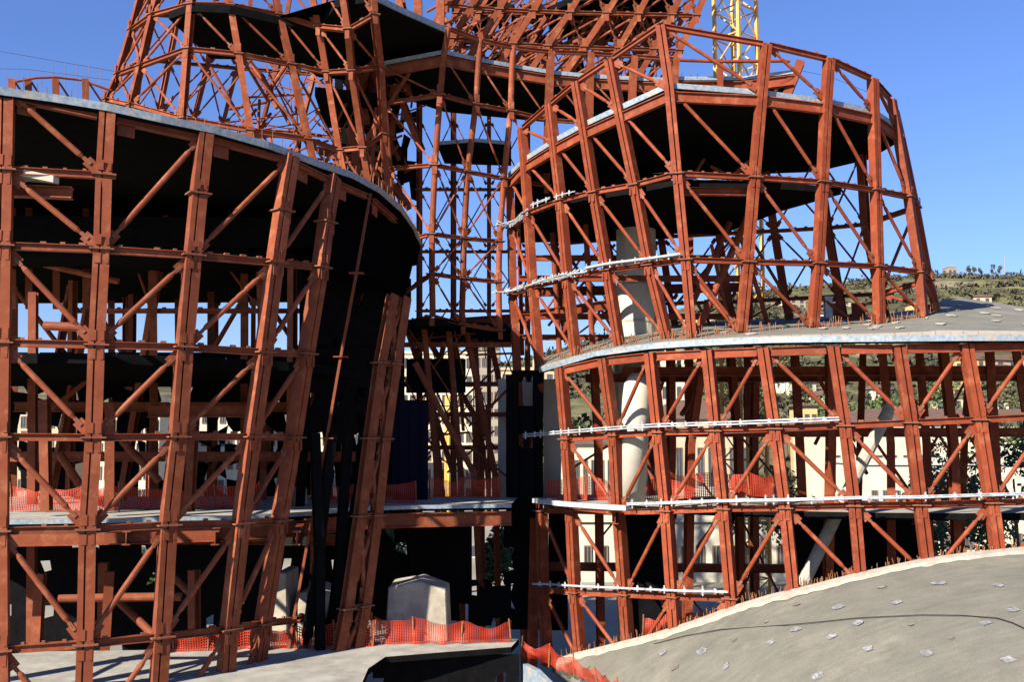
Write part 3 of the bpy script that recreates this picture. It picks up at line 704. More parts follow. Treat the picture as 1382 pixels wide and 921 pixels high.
# back loop
eB = [(56,[(222,-60),(200,20),(190,80),(182,150),(175,260),(170,420),(168,700)]),
      (58.5,[(262,-60),(240,22),(228,84),(215,150),(210,260),(205,420),(200,700)]),
      (60.5,[(300,-60),(288,26),(280,88),(262,160),(255,260),(250,420),(245,700)]),
      (61.5,[(345,-60),(335,30),(320,92),(300,170),(296,260),(292,420),(290,700)]),
      (62,[(400,-60),(385,34),(372,96),(352,176),(345,260),(342,420),(340,700)]),
      (62,[(450,-60),(432,40),(424,100),(404,180),(398,260),(394,420),(390,700)]),
      (61,[(500,-60),(484,44),(474,104),(458,186),(450,260),(446,420),(440,700)]),
      (60,[(545,-60),(532,50),(522,110),(510,190),(505,260),(500,420),(495,700)])]
EB = [[W(p[0], p[1], d) for p in c] for d, c in eB]
facade(rE, EB, [1, 2, 3, 4, 5], [(c, r, r+1, 'DA') for c in range(7) for r in range(1, 5)], .26, .28, 'steelF', .055, .14, outward=Y_)
# side closing members
facade(rE, [EE[0], EB[0]], [1, 2, 3, 4], [(0, r, r+1, 'DA') for r in range(0, 4)], .44, .38, 'steelF', .08, .18, skip_cols=(0, 1), outward=-X_)
ze = W(600, 38, 50).z
slab(rE, [XZ(228,47.9,ze),XZ(258,47,ze),XZ(311,47.2,ze),XZ(377,48.5,ze),XZ(430,49.2,ze),XZ(452,46.6,ze),XZ(500,45.9,ze),XZ(545,47.7,ze),XZ(600,49.9,ze),XZ(598,53,ze),XZ(505,57,ze),XZ(430,56,ze),XZ(395,53.4,ze),XZ(285,53.2,ze)], .4, 'concrete')
trim(rE, [XZ(500,45.8,ze),XZ(545,47.6,ze),XZ(600,49.8,ze)], .3, 'galv', .08)
# random clutter inside (cross ties seen between the columns)
random.seed(33)
k = 0
while k < 62:
    x = random.uniform(215, 530); y = random.uniform(60, 300); d = random.uniform(52, 59)
    if y < 120 and x < 330: continue
    ang = random.choice([55, -55, 60, -60, 5, -8, 85, 95])+random.uniform(-10, 10); L = random.uniform(45, 110)
    dx = math.cos(R(ang))*L/2; dy = math.sin(R(ang))*L/2
    pipe(rE, [W(x-dx, y-dy, d), W(x+dx, y+dy, d+random.uniform(-2.5, 2.5))], random.choice([.05, .07, .09, .12]), 'steelF', 'inner_brace', 8); k += 1
for i in range(70):
    x = random.uniform(330, 560); y = random.uniform(80, 290); d = random.uniform(52, 60)
    if y > 150+(x-330)*.62: continue
    ang = random.choice([70, -70, 50, -50, 20, -20, 88])+random.uniform(-12, 12); L = random.uniform(35, 90); dx = math.cos(R(ang))*L/2; dy = math.sin(R(ang))*L/2
    pipe(rE, [W(x-dx, y-dy, d), W(x+dx, y+dy, d+random.uniform(-2, 2))], random.choice([.035, .05, .07]), 'steelF', 'cross_tie', 6)
# solid shaded pocket: crossing girders around x 470-560
for i in range(34):
    x = random.uniform(455, 560); y = random.uniform(40, 290); d = random.uniform(53, 58)
    ang = random.choice([80, 95, 60, -60, 10])+random.uniform(-12, 12); L = random.uniform(60, 120); dx = math.cos(R(ang))*L/2; dy = math.sin(R(ang))*L/2
    bm = bmesh.new(); sweep(bm, [W(x-dx, y-dy, d), W(x+dx, y+dy, d)], hsec(.34, .3), (random.uniform(-1, 1), -1, 0)); part('inner_strut', bm, M['steelF'], rE)
holewall(rE, 452, 562, 50, 300, 58.8, 59.2, 10, 16, .5, 14)  # screens added to block light and darken this pocket
holewall(rE, 470, 545, 60, 250, 56.4, 56.9, 10, 16, .62, 15)
zp = W(500,130,53).z
slab(rE, [XZ(425,51.5,zp),XZ(500,52.3,zp),XZ(540,53.5,zp),XZ(535,57,zp),XZ(440,57,zp)], .5, 'concrete')

# ================================================================ FRAME F (top middle, leaning ribs)
rF = thing('steel_building', 'outward leaning bundle of steel ribs cut by the top of the picture above the platform', 'steel frame', (2, 56, 33))
fb = [(540,96,660,-90),(575,102,690,-90),(612,108,728,-90),(656,112,776,-90),(700,116,830,-90),(748,118,882,-90),(800,120,915,-90),(850,122,955,-90),(886,124,985,-90)]
FF = []
for i, (x0, y0, x1, y1) in enumerate(fb):
    FF.append([W(lerp(x1, x0, t)+6*math.sin(t*3), lerp(y1, y0, t), lerp(54, 56.5, t)+.15*i) for t in (0, .3, .52, .74, 1)])
facade(rF, FF, [1, 2, 3], [(c, r, r+1, 'DA' if c > 3 else 'A') for c in range(8) for r in range(0, 4)], .34, .32, 'steelF', .07, .14)
FB = []
for i in range(11):
    x0 = 560+i*31; x1 = x0+115
    FB.append([W(lerp(x1, x0, t), lerp(-90, 118, t), lerp(58.5, 61, t)) for t in (0, .3, .52, .74, 1)])
facade(rF, FB, [0, 1, 2, 3], [(c, r, r+1, 'DA') for c in range(10) for r in range(0, 4)], .26, .28, 'steelF', .06, .14)
zf = W(760, -8, 57.5).z
holewall(rF, 640, 905, 6, 100, 61.6, 62.2, 9, 8, .45, 22)
holewall(rF, 600, 880, -8, 60, 60.2, 60.8, 10, 9, .62, 23)
slab(rF, [XZ(735,59.5,zf),XZ(775,57.6,zf),XZ(840,57.2,zf),XZ(905,57.4,zf),XZ(912,60,zf),XZ(880,62.5,zf),XZ(800,63,zf),XZ(745,62.5,zf)], .4, 'concrete')
bm = bmesh.new(); sweep(bm, [W(563,-60,53), W(565,75,53.2)], hsec(.45, .4), -Y_); part('column', bm, M['steelF'], rF)
bm = bmesh.new(); sweep(bm, [W(596,-60,53), W(593,70,53.2)], hsec(.45, .4), -Y_); part('column', bm, M['steelF'], rF)
random.seed(9)
for i in range(95):
    x = random.uniform(590, 905); y = random.uniform(0, 100); d = random.uniform(57.5, 60.5); ang = random.choice([-58, -50, 20, -25, 60])+random.uniform(-8, 8); L = random.uniform(40, 90)
    dx = math.cos(R(ang))*L/2; dy = math.sin(R(ang))*L/2
    pipe(rF, [W(x-dx, y-dy, d), W(x+dx, y+dy, d)], random.choice([.04, .06, .08, .11]), 'steelF', 'inner_brace', 8)

# ================================================================ low frame tops beyond the slab, far left
rH = thing('steel_building', 'low distant steel frame heads and arched tie peeping over the long slab, far left', 'steel frame', (-25, 46, 14))
arc = [W(22,110,46),W(48,105,46.4),W(75,104,46.8),W(110,108,47.4),(W(150,122,48))]
pipe(rH, arc, .06, 'steelF', 'arched_tie')
for x in (16, 38, 75, 115):
    bm = bmesh.new(); sweep(bm, [W(x, 107, 46.5), W(x+1, 150, 46.5), XZ(x+1, 46.5, 20)], hsec(.3, .3), (.4, -1, 0)); part('post', bm, M['steelF'], rH)
    pipe(rH, [W(x+4, 110, 46.7), W(x+24, 140, 47)], .05, 'steelF', 'tie')
zr = zat(150, 49)
pipe(rH, [W(-60,92,50), W(36,93,50), W(150,108,50)], .012, 'cable', 'hand_line')
for x in range(-40, 150, 16):
    pipe(rH, [W(x, random.uniform(78, 95), 50), W(x, 150, 50)], .012, 'rebar', 'stanchion', 5)

# ================================================================ scaffold tubes with clamps
def scaff(pts, label, tubes=1, spread=.12, every=.55, msy=0, r=.032):
    root = thing('scaffold_tube', label, 'scaffold tube', pts[0])
    random.seed(len(label))
    for k in range(tubes):
        off = Vector((0, -.05*k, random.uniform(-spread, spread)))
        q = [p+off+Vector((0, 0, random.uniform(-msy, msy))) for p in pts]
        bm = bmesh.new(); sweep(bm, q, circ(r, 8), Y_); part('tube', bm, M['pipe'], root)
    bmp = []
    n = 0
    for a, b in zip(pts, pts[1:]):
        L = (b-a).length; kk = max(1, int(L/every))
        for i in range(kk):
            if n > 90: break
            p = a.lerp(b, (i+random.random()*.5)/kk); t = (b-a).normalized()
            bm = bmesh.new(); h = random.uniform(.16, .34)
            sweep(bm, [p-Z_*h*.6, p+Z_*h*.6], circ(.035, 6), Y_)
            box(bm, p, t, Y_, Z_, .12, .15, .13)
            if msy: sweep(bm, [p-t*.25-Z_*.12, p+t*.3+Z_*.14], circ(.04, 6), Y_)
            part('clamp', bm, M['pipe'], root); n += 1
    return root
def along(tab, x0, x1, dy, dd, n=12):
    pts = []
    for i in range(n+1):
        x = lerp(x0, x1, i/n); y = interp([(t[0], t[1]) for t in tab], x)+dy; d = interp([(t[0], t[2]) for t in tab], x)+dd
        pts.append(W(x, y, d))
    return pts
r1 = [(c[1][0], c[1][1], d) for d, c in bB if c[1]]; r2 = [(c[2][0], c[2][1], d) for d, c in bB]; r3 = [(c[3][0], c[3][1], d) for d, c in bB]
scaff(along([(706, 598, 48)]+r1, 706, 1132, -10, -.42), 'pale scaffold tube with clamps along the upper ring of the low right frame', 2, .06)
scaff(along(r2, 846, 1480, -11, -.42, 16), 'long pale scaffold tube with many clamps along the floor edge of the low right frame', 2, .05)
scaff(along(r3, 718, 982, -9, -.42), 'pale scaffold tube with clamps along the lowest ring of the low right frame', 2, .06)
t2 = [(c[2][0], c[2][1], d) for d, c in cC]; t3 = [(c[3][0], c[3][1], d) for d, c in cC]
scaff(along(t2, 670, 712, -3, -.5, 5), 'messy bundle of pale tubes at the left corner of the tower', 5, .22, .3, .1)
scaff(along(t2, 716, 742, -9, -.4, 3), 'short pale tube end beside the messy bundle at the tower corner', 2, .08, .4)
scaff(along(t2, 748, 776, -8, -.4, 3), 'short pale tube lying on the middle ring, right of the bundle', 1, .04, .5)
scaff(along(t3, 668, 790, -5, -.5, 8), 'tangled pale tubes tied along the lower tower ring, left half', 4, .12, .35, .06)
scaff(along(t3, 790, 918, -9, -.5, 8), 'straight pale tubes along the lower tower ring, beside the concrete core', 3, .07, .45)

# ================================================================ concrete things
def lathe_col(name, label, px0, px1, d, z0, z1, m='whitecon', taper=1.0, mid=None):
    a = XZ(px0, d, z0); b = XZ(px1, d, z1); r = None
    return a, b
root = thing('concrete_core', 'pale round concrete shaft standing inside the right tower, passing down through the deck', 'concrete core', XZ(860, 52.5, 0))
zA = zat(300, 52.5)+1.5
for (z0, z1, px, wpx, nm) in [(zat(470,52.5), zA, 860, 54, 'upper_shaft'), (0, zat(470,52.5)-.02, 856, 44, 'lower_shaft')]:
    r = wpx/2/F*52.5
    a = XZ(px, 52.5, z0); b = Vector((a.x, a.y, z1))
    bm = bmesh.new(); sweep(bm, [a, a.lerp(b, .5), b], circ(r, 28), Y_); part(nm, bm, M['whitecon'], root)
for z in (zat(435,52), zat(385,52), zat(335,52)):
    a = XZ(860, 52.5, z); bm = bmesh.new(); sweep(bm, [a, a+Z_*.12], circ(27.8/F*52.5, 28), Y_); part('joint_band', bm, M['palecon'], root)
bm = bmesh.new(); a = XZ(838,51.6,12); sweep(bm, [XZ(838,51.2,zat(470,51)), XZ(838,51.2,10.5)], rect(.25, .25), -Y_); part('downpipe', bm, M['whitecon'], root)

bm = bmesh.new(); a = W(850, 674, 44); b = W(857, 560, 44); c = W(861, 520, 44); d_ = W(863, 505, 44)
sweep(bm, [a-Z_*.2, b, c, d_], circ(.66, 24), Y_, scale=[1, 1, .93, .55])
tag(part('concrete_pier', bm, M['whitecon'], smooth=True), 'sunlit white round concrete pier leaning behind the second and third right columns', 'concrete pier')
def pier(label, x0, x1, y0, y1, d, slope=.25, dp=2.2):
    a = W(x0, y0, d); b = W(x1, y0, d); z0 = zat(y1, d)-1.5; zt_ = a.z
    bm = bmesh.new()
    f = [Vector((a.x-.15, d, z0)), Vector((b.x+.15, d, z0)), Vector((b.x, d, zt_-slope*(b.x-a.x))), Vector((lerp(a.x, b.x, .55), d, zt_-.04)), Vector((a.x, d, zt_-.25))]
    k = [p+Y_*dp for p in f]; n = 5
    v = [bm.verts.new(p) for p in f]; w = [bm.verts.new(p) for p in k]
    bm.faces.new(v); bm.faces.new(w[::-1])
    for i in range(n): bm.faces.new((v[i], w[i], w[(i+1) % n], v[(i+1) % n]))
    bmesh.ops.bevel(bm, geom=list(bm.edges), offset=.05, affect='EDGES', segments=1)
    return tag(part('concrete_pier', bm, M['piercon']), label, 'concrete pier')
pier('broad pale concrete pier with sloping shoulder behind the orange netting, centre', 524, 602, 784, 850, 40.5, .18)
pier('narrow sunlit concrete pier between the left frame legs', 362, 387, 772, 870, 39.8, .1)
pier('pale concrete pier just right of the narrow sunlit one', 402, 446, 794, 870, 40.2, .2)
pier('pale concrete stub wall above the centre floor, left of the dark core', 384, 412, 655, 690, 44, .1, .4)

bm = bmesh.new(); a = XZ(530, 47, 14); b = XZ(578, 47.4, 14); zt1 = zat(540, 47); zb1 = EYE-3.0
nseg = 14
vs = []
for i in range(nseg+1):
    t = i/nseg; p = a.lerp(b, t); w = .06*math.sin(t*20)
    vs.append([bm.verts.new(Vector((p.x, p.y+w, z))) for z in (zb1, (zb1+zt1)/2, zt1)])
    
for i in range(nseg):
    for j in range(2): bm.faces.new((vs[i][j], vs[i+1][j], vs[i+1][j+1], vs[i][j+1]))
bmesh.ops.solidify(bm, geom=list(bm.faces), thickness=.05)
tag(part('tarpaulin', bm, M['navy']), 'navy blue tarpaulin hung like a wall right of the leaning lattice legs', 'tarpaulin')

# ================================================================ foreground sloping roof
kedge = [(745,897,46.4),(770,888,45.6),(820,876,44),(880,861,42.3),(939,842,41.2),(990,823,40.2),(1040,808,39.4),(1099,794,38.9),(1153,780,38.4),(1244,760,37.9),(1310,751,37.6),(1382,744,37.6),(1460,738,37.8),(1560,732,38.2)]
KE = [W(*e) for e in kedge]
nearx = [(900,34),(915,33),(940,31.5),(975,30),(1005,29),(1040,28),(1080,27),(1120,26),(1165,25),(1240,24),(1310,23),(1382,22),(1470,21),(1600,20)]
KN = [W(x, 1080, d) for x, d in nearx]
rows_ = []
NK = 26
for i in range(NK+1):
    t = i/NK
    rows_.append([a.lerp(b, t)+Z_*(.55*math.sin(math.pi*t)) for a, b in zip(KE, KN)])
def kpoint(px, py):
    best = None
    for j in range(len(KE)-1):
        for i in range(NK):
            for (ii, jj) in ((i, j),):
                quad = [rows_[i][j], rows_[i][j+1], rows_[i+1][j+1], rows_[i+1][j]]
                c = sum(quad, Vector())/4
                # project
                d = c-Vector((0, 0, EYE)); zc_ = d.y*cp+d.z*sp; u = CX+F*d.x/zc_; v = CY-F*(-d.y*sp+d.z*cp)/zc_
                e = (u-px)**2+((v-py)*1.0)**2
                if best is None or e < best[0]: best = (e, quad, c, u, v)
    return best
def kproj(c):
    d = c-Vector((0, 0, EYE)); z_ = d.y*cp+d.z*sp
    return CX+F*d.x/z_, CY-F*(-d.y*sp+d.z*cp)/z_
def ksolve(px, py):
    _, quad, c, u, v = kpoint(px, py)
    s, t = .5, .5
    def q(s, t): return quad[0].lerp(quad[1], s).lerp(quad[3].lerp(quad[2], s), t)
    for _ in range(12):
        p = q(s, t); u, v = kproj(p); h = .01
        us, vs_ = kproj(q(s+h, t)); ut, vt = kproj(q(s, t+h))
        a, b, c2, d2 = (us-u)/h, (ut-u)/h, (vs_-v)/h, (vt-v)/h; det = a*d2-b*c2
        if abs(det) < 1e-6: break
        ex, ey = px-u, py-v; s += (ex*d2-b*ey)/det; t += (a*ey-c2*ex)/det
    return q(s, t), (quad[1]-quad[0]).normalized(), (quad[3]-quad[0]).normalized()
rK = thing('sloping_roof', 'grey curved concrete roof sloping up to the right across the bottom right corner', 'roof', (14, 30, 8))
bm = bmesh.new()
G2 = [[bm.verts.new(p+Z_*noise.noise(p*.7)*.03) for p in r] for r in rows_]
Gb2 = [[bm.verts.new(p-Z_*.35) for p in r] for r in rows_]
for i in range(NK):
    for j in range(len(KE)-1):
        bm.faces.new((G2[i][j], G2[i+1][j], G2[i+1][j+1], G2[i][j+1])); bm.faces.new((Gb2[i][j], Gb2[i][j+1], Gb2[i+1][j+1], Gb2[i+1][j]))
for j in range(len(KE)-1): bm.faces.new((G2[0][j], G2[0][j+1], Gb2[0][j+1], Gb2[0][j])); bm.faces.new((G2[-1][j], Gb2[-1][j], Gb2[-1][j+1], G2[-1][j+1]))
for i in range(NK): bm.faces.new((G2[i][0], Gb2[i][0], Gb2[i+1][0], G2[i+1][0])); bm.faces.new((G2[i][-1], G2[i+1][-1], Gb2[i+1][-1], Gb2[i][-1]))
o = part('roof_surface', bm, M['roofcon'], rK, smooth=True)
bm = bmesh.new()
NS = 120
def kedge_at(u):
    f = u*(len(KE)-1); i = min(int(f), len(KE)-2); t = f-i
    return KE[i].lerp(KE[i+1], t), rows_[1][i].lerp(rows_[1][i+1], t)
prev = None
for i in range(NS+1):
    a, b = kedge_at(i/NS); d = (b-a).normalized()
    w = .65+.28*noise.noise(Vector((i*.35, 3, 1)))+.12*noise.noise(Vector((i*1.5, 9, 1)))
    pr = [bm.verts.new(a-d*.02+Z_*.0), bm.verts.new(a-d*.02+Z_*.15), bm.verts.new(a+d*w*.7+Z_*.12), bm.verts.new(a+d*w+Z_*.02)]
    if prev:
        for j in range(3): bm.faces.new((prev[j], prev[j+1], pr[j+1], pr[j]))
    prev = pr
part('cement_kerb', bm, M['palecon'], rK)
bm = bmesh.new(); random.seed(3)
for i in range(360):
    a, b = kedge_at(random.random()*.97); d = (b-a).normalized(); p = a-d*random.uniform(-.05, .5)
    sweep(bm, [p-Z_*.2, p+Z_*random.uniform(.1, .4)+X_*random.uniform(-.1, .1)], circ(.014, 4), Y_)
o = part('rebar', bm, M['rebar'], rK); o['kind'] = 'stuff'
marks = [(530,718,30),(438,768,26),(762,693,32),(690,635,36),(665,745,30),(1065,545,34),(1285,555,28),(1238,695,28),(1020,808,34),(1325,833,34),(612,893,34),(300,755,22),(270,857,26),(35,805,26),(905,617,30),(850,560,24),(530,625,20),(800,790,28),(1340,645,28),(420,690,14),(80,860,24),(180,800,34),(1110,750,16),(960,700,16)]
for (zx, zy, sz) in marks:
    px = 882+zx/2.764; py = 591+zy/2.764
    if py > 1000: continue
    p, u, v = ksolve(px, py); n = u.cross(v); n = -n if n.z < 0 else n; n.normalize()
    ang = R(random.uniform(20, 40)); a = (u*math.cos(ang)-v*math.sin(ang)).normalized(); b = n.cross(a)
    Wd = sz/2.764/F*p.y*1.0
    bm = bmesh.new(); pts = []; Wd *= 1.25
    for i in range(10):
        th = 2*math.pi*i/10; rr = 1+.25*random.uniform(-1, 1)
        pts.append(bm.verts.new(p+n*.03+a*(Wd*.5*rr*math.copysign(abs(math.cos(th))**.6, math.cos(th)))+b*(Wd*.62*rr*math.copysign(abs(math.sin(th))**.6, math.sin(th)))))
    bm.faces.new(pts); bmesh.ops.solidify(bm, geom=list(bm.faces), thickness=.015)
    part('white_patch', bm, M['white'] if sz > 25 else M['palecon'], rK)
cab = [(0,775),(120,745),(250,722),(500,705),(640,692),(750,680),(830,676),(1000,668),(1150,670),(1280,680),(1340,698),(1390,722),(1480,770)]
pts = []
for x, y in cab:
    p, u, v = ksolve(882+x/2.764, 591+y/2.764); pts.append(p+Z_*.05)
bm = bmesh.new(); sweep(bm, pts, circ(.016, 6), Z_+X_*.1)
tag(part('cable', bm, M['cable']), 'thin dark cable trailing across the grey sloping roof', 'cable')
# retaining wall left of the roof foot
bm = bmesh.new(); pp = [W(706,897,37), W(722,905,36), W(752,935,34.5), W(800,985,33)]
for a, b in zip(pp, pp[1:]):
    t = (b-a); t.z = 0; t.normalize(); n = Vector((t.y, -t.x, 0))
    v = [a, b, b-Z_*4, a-Z_*4]; f1 = [bm.verts.new(p) for p in v]; f2 = [bm.verts.new(p-n*.2) for p in v]
    bm.faces.new(f1); bm.faces.new(f2[::-1])
    for i in range(4): bm.faces.new((f1[i], f2[i], f2[(i+1) % 4], f1[(i+1) % 4]))
tag(part('barrier_wall', bm, M['galv']), 'short pale metal barrier at the foot of the grey roof, bottom centre', 'barrier')

# ================================================================ orange netting
def net(label, top, bot, sag=.16, mesh=.22, waves=.28):
    """top/bot: matching lists of points."""
    random.seed(len(label)*7)
    bm = bmesh.new(); uvl = bm.loops.layers.uv.new('UVMap'); n = 0; colv = []; s = 0; ss = []
    pts = []
    for (a, b), (c, d) in zip(zip(top, top[1:]), zip(bot, bot[1:])):
        L = (b-a).length; k = max(2, int(L/.25))
        for i in range(k): pts.append((a.lerp(b, i/k), c.lerp(d, i/k), math.sin(math.pi*i/k), L/k))
    pts.append((top[-1], bot[-1], 0, .25))
    H = 5; grid = []
    for i, (a, c, sg, L) in enumerate(pts):
        col_ = []
        for j in range(H+1):
            t = j/H; p = a.lerp(c, t)
            p = p+Y_*(waves*noise.noise(Vector((i*.55, j*.25, len(label))))*(1.2))-Z_*(sag*sg*(1-t))+Z_*(.22*noise.noise(Vector((i*.33, 5, len(label))))*(1-t))
            col_.append(bm.verts.new(p))
        grid.append((col_, s)); s += L
    hgt = (top[0]-bot[0]).length
    for (ca, sa), (cb, sb) in zip(grid, grid[1:]):
        for j in range(H):
            f = bm.faces.new((ca[j], cb[j], cb[j+1], ca[j+1]))
            for l, (u, v) in zip(f.loops, ((sa, j), (sb, j), (sb, j+1), (sa, j+1))): l[uvl].uv = (u/.09, v/H*hgt/.07)
    root = thing('safety_net', label, 'safety netting', bot[0])
    me = bpy.data.meshes.new('netting')
    bmesh.ops.translate(bm, verts=bm.verts, vec=-bot[0]); bm.to_mesh(me); bm.free(); me.materials.append(M['net'])
    for p in me.polygons: p.use_smooth = True
    o = bpy.data.objects.new('netting', me); COL.objects.link(o); o.parent = root
    for a, c in zip(top, bot):
        bm = bmesh.new(); sweep(bm, [c-Z_*.1+X_*random.uniform(-.08, .08), a+Z_*random.uniform(.0, .2)+X_*random.uniform(-.1, .1)], circ(.03, 6), Y_); part('net_post', bm, M['rebar'], root)
    return root
def netpx(label, lst, **k):
    top = [W(x, y0, d) for x, y0, y1, d in lst]; bot = [W(x, y1, d) for x, y0, y1, d in lst]
    return net(label, top, bot, **k)
netpx('long orange netting along the ground floor between the left frame legs', [(232,858,882,37.6),(280,850,884,37.8),(340,848,884,38),(400,848,882,38.2),(450,840,880,38.4),(505,838,876,38.6)])
netpx('orange netting draped in front of the broad concrete pier', [(505,832,872,39),(560,834,870,39),(625,840,868,39),(690,842,868,39.4)])
netpx('orange netting on the middle floor at the far left', [(14,656,690,39.5),(60,658,691,39.5),(110,656,690,39.6),(160,657,688,39.8)])
netpx('orange netting on the middle floor behind the third and fourth columns', [(165,652,688,41),(225,660,687,41),(290,655,686,41.2),(350,652,686,41.6)])
netpx('dim orange netting on the middle floor beside the navy tarpaulin', [(440,655,682,44.5),(490,650,682,44.8),(560,650,682,45)])
netpx('orange netting above the centre floor in front of the apartment block', [(580,645,672,48),(625,644,672,48.2),(676,643,672,48.4)])
netpx('orange netting inside the low right frame next to the concrete core', [(738,645,678,48.5),(790,642,678,47),(850,643,676,46),(905,642,674,45.4)])
netpx('bright orange netting inside the low right frame near the yellow crane', [(902,640,674,44.8),(960,636,672,44.6),(1010,638,671,44.4),(1052,642,672,44.3)])
netpx('orange netting heaped low at the feet of the low right frame', [(870,835,858,43.5),(905,830,850,42.8),(945,825,840,42.4),(985,812,826,42)])
netpx('crumpled orange netting spilling over the foot of the grey roof', [(704,864,885,44.3),(740,872,898,44),(775,888,912,42.5),(805,903,925,41),(835,920,940,39.5)], waves=.5, sag=.2)

# ================================================================ tower cranes
def crane(label, px, d, wpx, z0, z1, rot, name='tower_crane'):
    base = XZ(px, d, z0); root = thing(name, label, 'tower crane', base)
    s = wpx/F*d/math.sqrt(2)/2 if rot else wpx/F*d/2
    a = math.radians(rot); ax = Vector((math.cos(a), math.sin(a), 0)); ay = Vector((-math.sin(a), math.cos(a), 0))
    cs = [base+ax*s*i+ay*s*j for i, j in ((-1, -1), (1, -1), (1, 1), (-1, 1))]
    for c in cs:
        bm = bmesh.new(); sweep(bm, [c, c+Z_*(z1-z0)], rect(.19, .19) if wpx > 20 else rect(.3, .3), ax); part('mast_leg', bm, M['yellow'], root)
    hh = s*2*.95; n = int((z1-z0)/hh)
    for k in range(4):
        bm = bmesh.new(); p, q = cs[k], cs[(k+1) % 4]; rr = .05 if wpx > 20 else .1
        for i in range(n):
            za, zb = i*hh, (i+1)*hh
            sweep(bm, [p+Z_*za, q+Z_*za], circ(rr, 6), Z_)
            sweep(bm, [p+Z_*za, q+Z_*zb] if i % 2 else [q+Z_*za, p+Z_*zb], circ(rr, 6), Z_+X_*.1)
        part('lacing', bm, M['yellow'], root)
    bm = bmesh.new()
    for dx in (-.22, .22): sweep(bm, [base+ax*dx, base+ax*dx+Z_*(z1-z0)], rect(.05, .05), ax)
    for i in range(int((z1-z0)/.6)): sweep(bm, [base-ax*.22+Z_*i*.6, base+ax*.22+Z_*i*.6], circ(.02, 4), Z_)
    part('ladder', bm, M['yellow'], root)
    for z in (zat(470, d), zat(120, d)):
        if z0 < z < z1:
            bm = bmesh.new(); box(bm, Vector((base.x, base.y, z)), ax, ay, Z_, s*2, s*2, .1); part('landing', bm, M['yellow'], root)
    return root
crane('big yellow lattice crane mast rising beside the round tower top', 1012, 62, 58, 0, EYE+36, 40)
crane('far slim yellow crane mast seen through the dark centre legs', 606, 90, 8, 0, zat(535, 90), 40)

# ================================================================ overhead wires
for lab, pts in (('upper thin overhead wire crossing the sky at the far left', [W(-60,60,58), W(0,69,58), W(80,83,58), W(160,97,58)]),
                 ('faint wire hanging beyond the round tower top', [W(1080,95,66), W(1120,103,66), W(1180,128,66)])):
    bm = bmesh.new(); sweep(bm, pts, circ(.014, 5), Z_); tag(part('wire', bm, M['cable']), lab, 'wire')

# ================================================================ terrain
ridge = [(-2500,500),(0,512),(500,505),(700,486),(850,450),(920,420),(980,400),(1045,388),(1150,377),(1258,370),(1382,366),(1600,364),(2500,380),(4000,430)]
def hz(x, y):
    if y < 230: return 0.0
    px = CX+F*x/max(y, 1); yp = interp(ridge, px)
    H = (590-yp)/F*820
    t = min(1, (y-230)/(820-230)); t = t*t*(3-2*t)*.35+t*.65
    h = H*t if y <= 820 else H*max(0, 1-(y-820)/700)
    h += (7*noise.noise(Vector((x*.006, y*.006, 0)))+2.5*noise.noise(Vector((x*.02, y*.02, 3))))*min(1, (y-230)/250)*(1 if y < 820 else .6)
    return h+EYE*min(1, (y-230)/590.)
bm = bmesh.new()
xs = [-1600+i*28 for i in range(116)]; ys = [225+i*14 for i in range(70)]
V = [[bm.verts.new((x, y, hz(x, y) if y > 232 else -.3)) for x in xs] for y in ys]
for i in range(len(ys)-1):
    for j in range(len(xs)-1): bm.faces.new((V[i][j], V[i][j+1], V[i+1][j+1], V[i+1][j]))
o = part('hill', bm, M['hill'], None, smooth=True); o['kind'] = 'structure'
bm = bmesh.new(); k = 6000; v = [bm.verts.new(p) for p in ((-k, -k, 0), (k, -k, 0), (k, k, 0), (-k, k, 0))]; bm.faces.new(v)
o = part('ground', bm, M['ground']); o['kind'] = 'structure'
def strip_(name, y0, y1, z, m):
    bm = bmesh.new(); v = [bm.verts.new(p) for p in ((-900, y0, z), (900, y0, z), (900, y1+30, z), (-900, y1-10, z))]
    v[1].co.y += 20; bm.faces.new(v); o = part(name, bm, M[m]); o['kind'] = 'structure'
strip_('road', 108, 120, .008, 'asphalt')
bm = bmesh.new()
for i in range(60):
    x = -300+i*12; yy = lambda xx: lerp(114, 137, (xx+900)/1800)-5
    for a, b in ((x, x+4),):
        v = [bm.verts.new(p) for p in ((a, yy(a), .012), (b, yy(b), .012), (b, yy(b)+.2, .012), (a, yy(a)+.2, .012))]; bm.faces.new(v)
o = part('road_markings', bm, M['paint']); o['kind'] = 'structure'
for nm, ya, yb in (('kerb', 107.6, 127.6),):
    bm = bmesh.new(); sweep(bm, [Vector((-900, ya, .06)), Vector((900, yb, .06))], rect(.14, .3), Y_); o = part(nm, bm, M['kerb']); o['kind'] = 'structure'

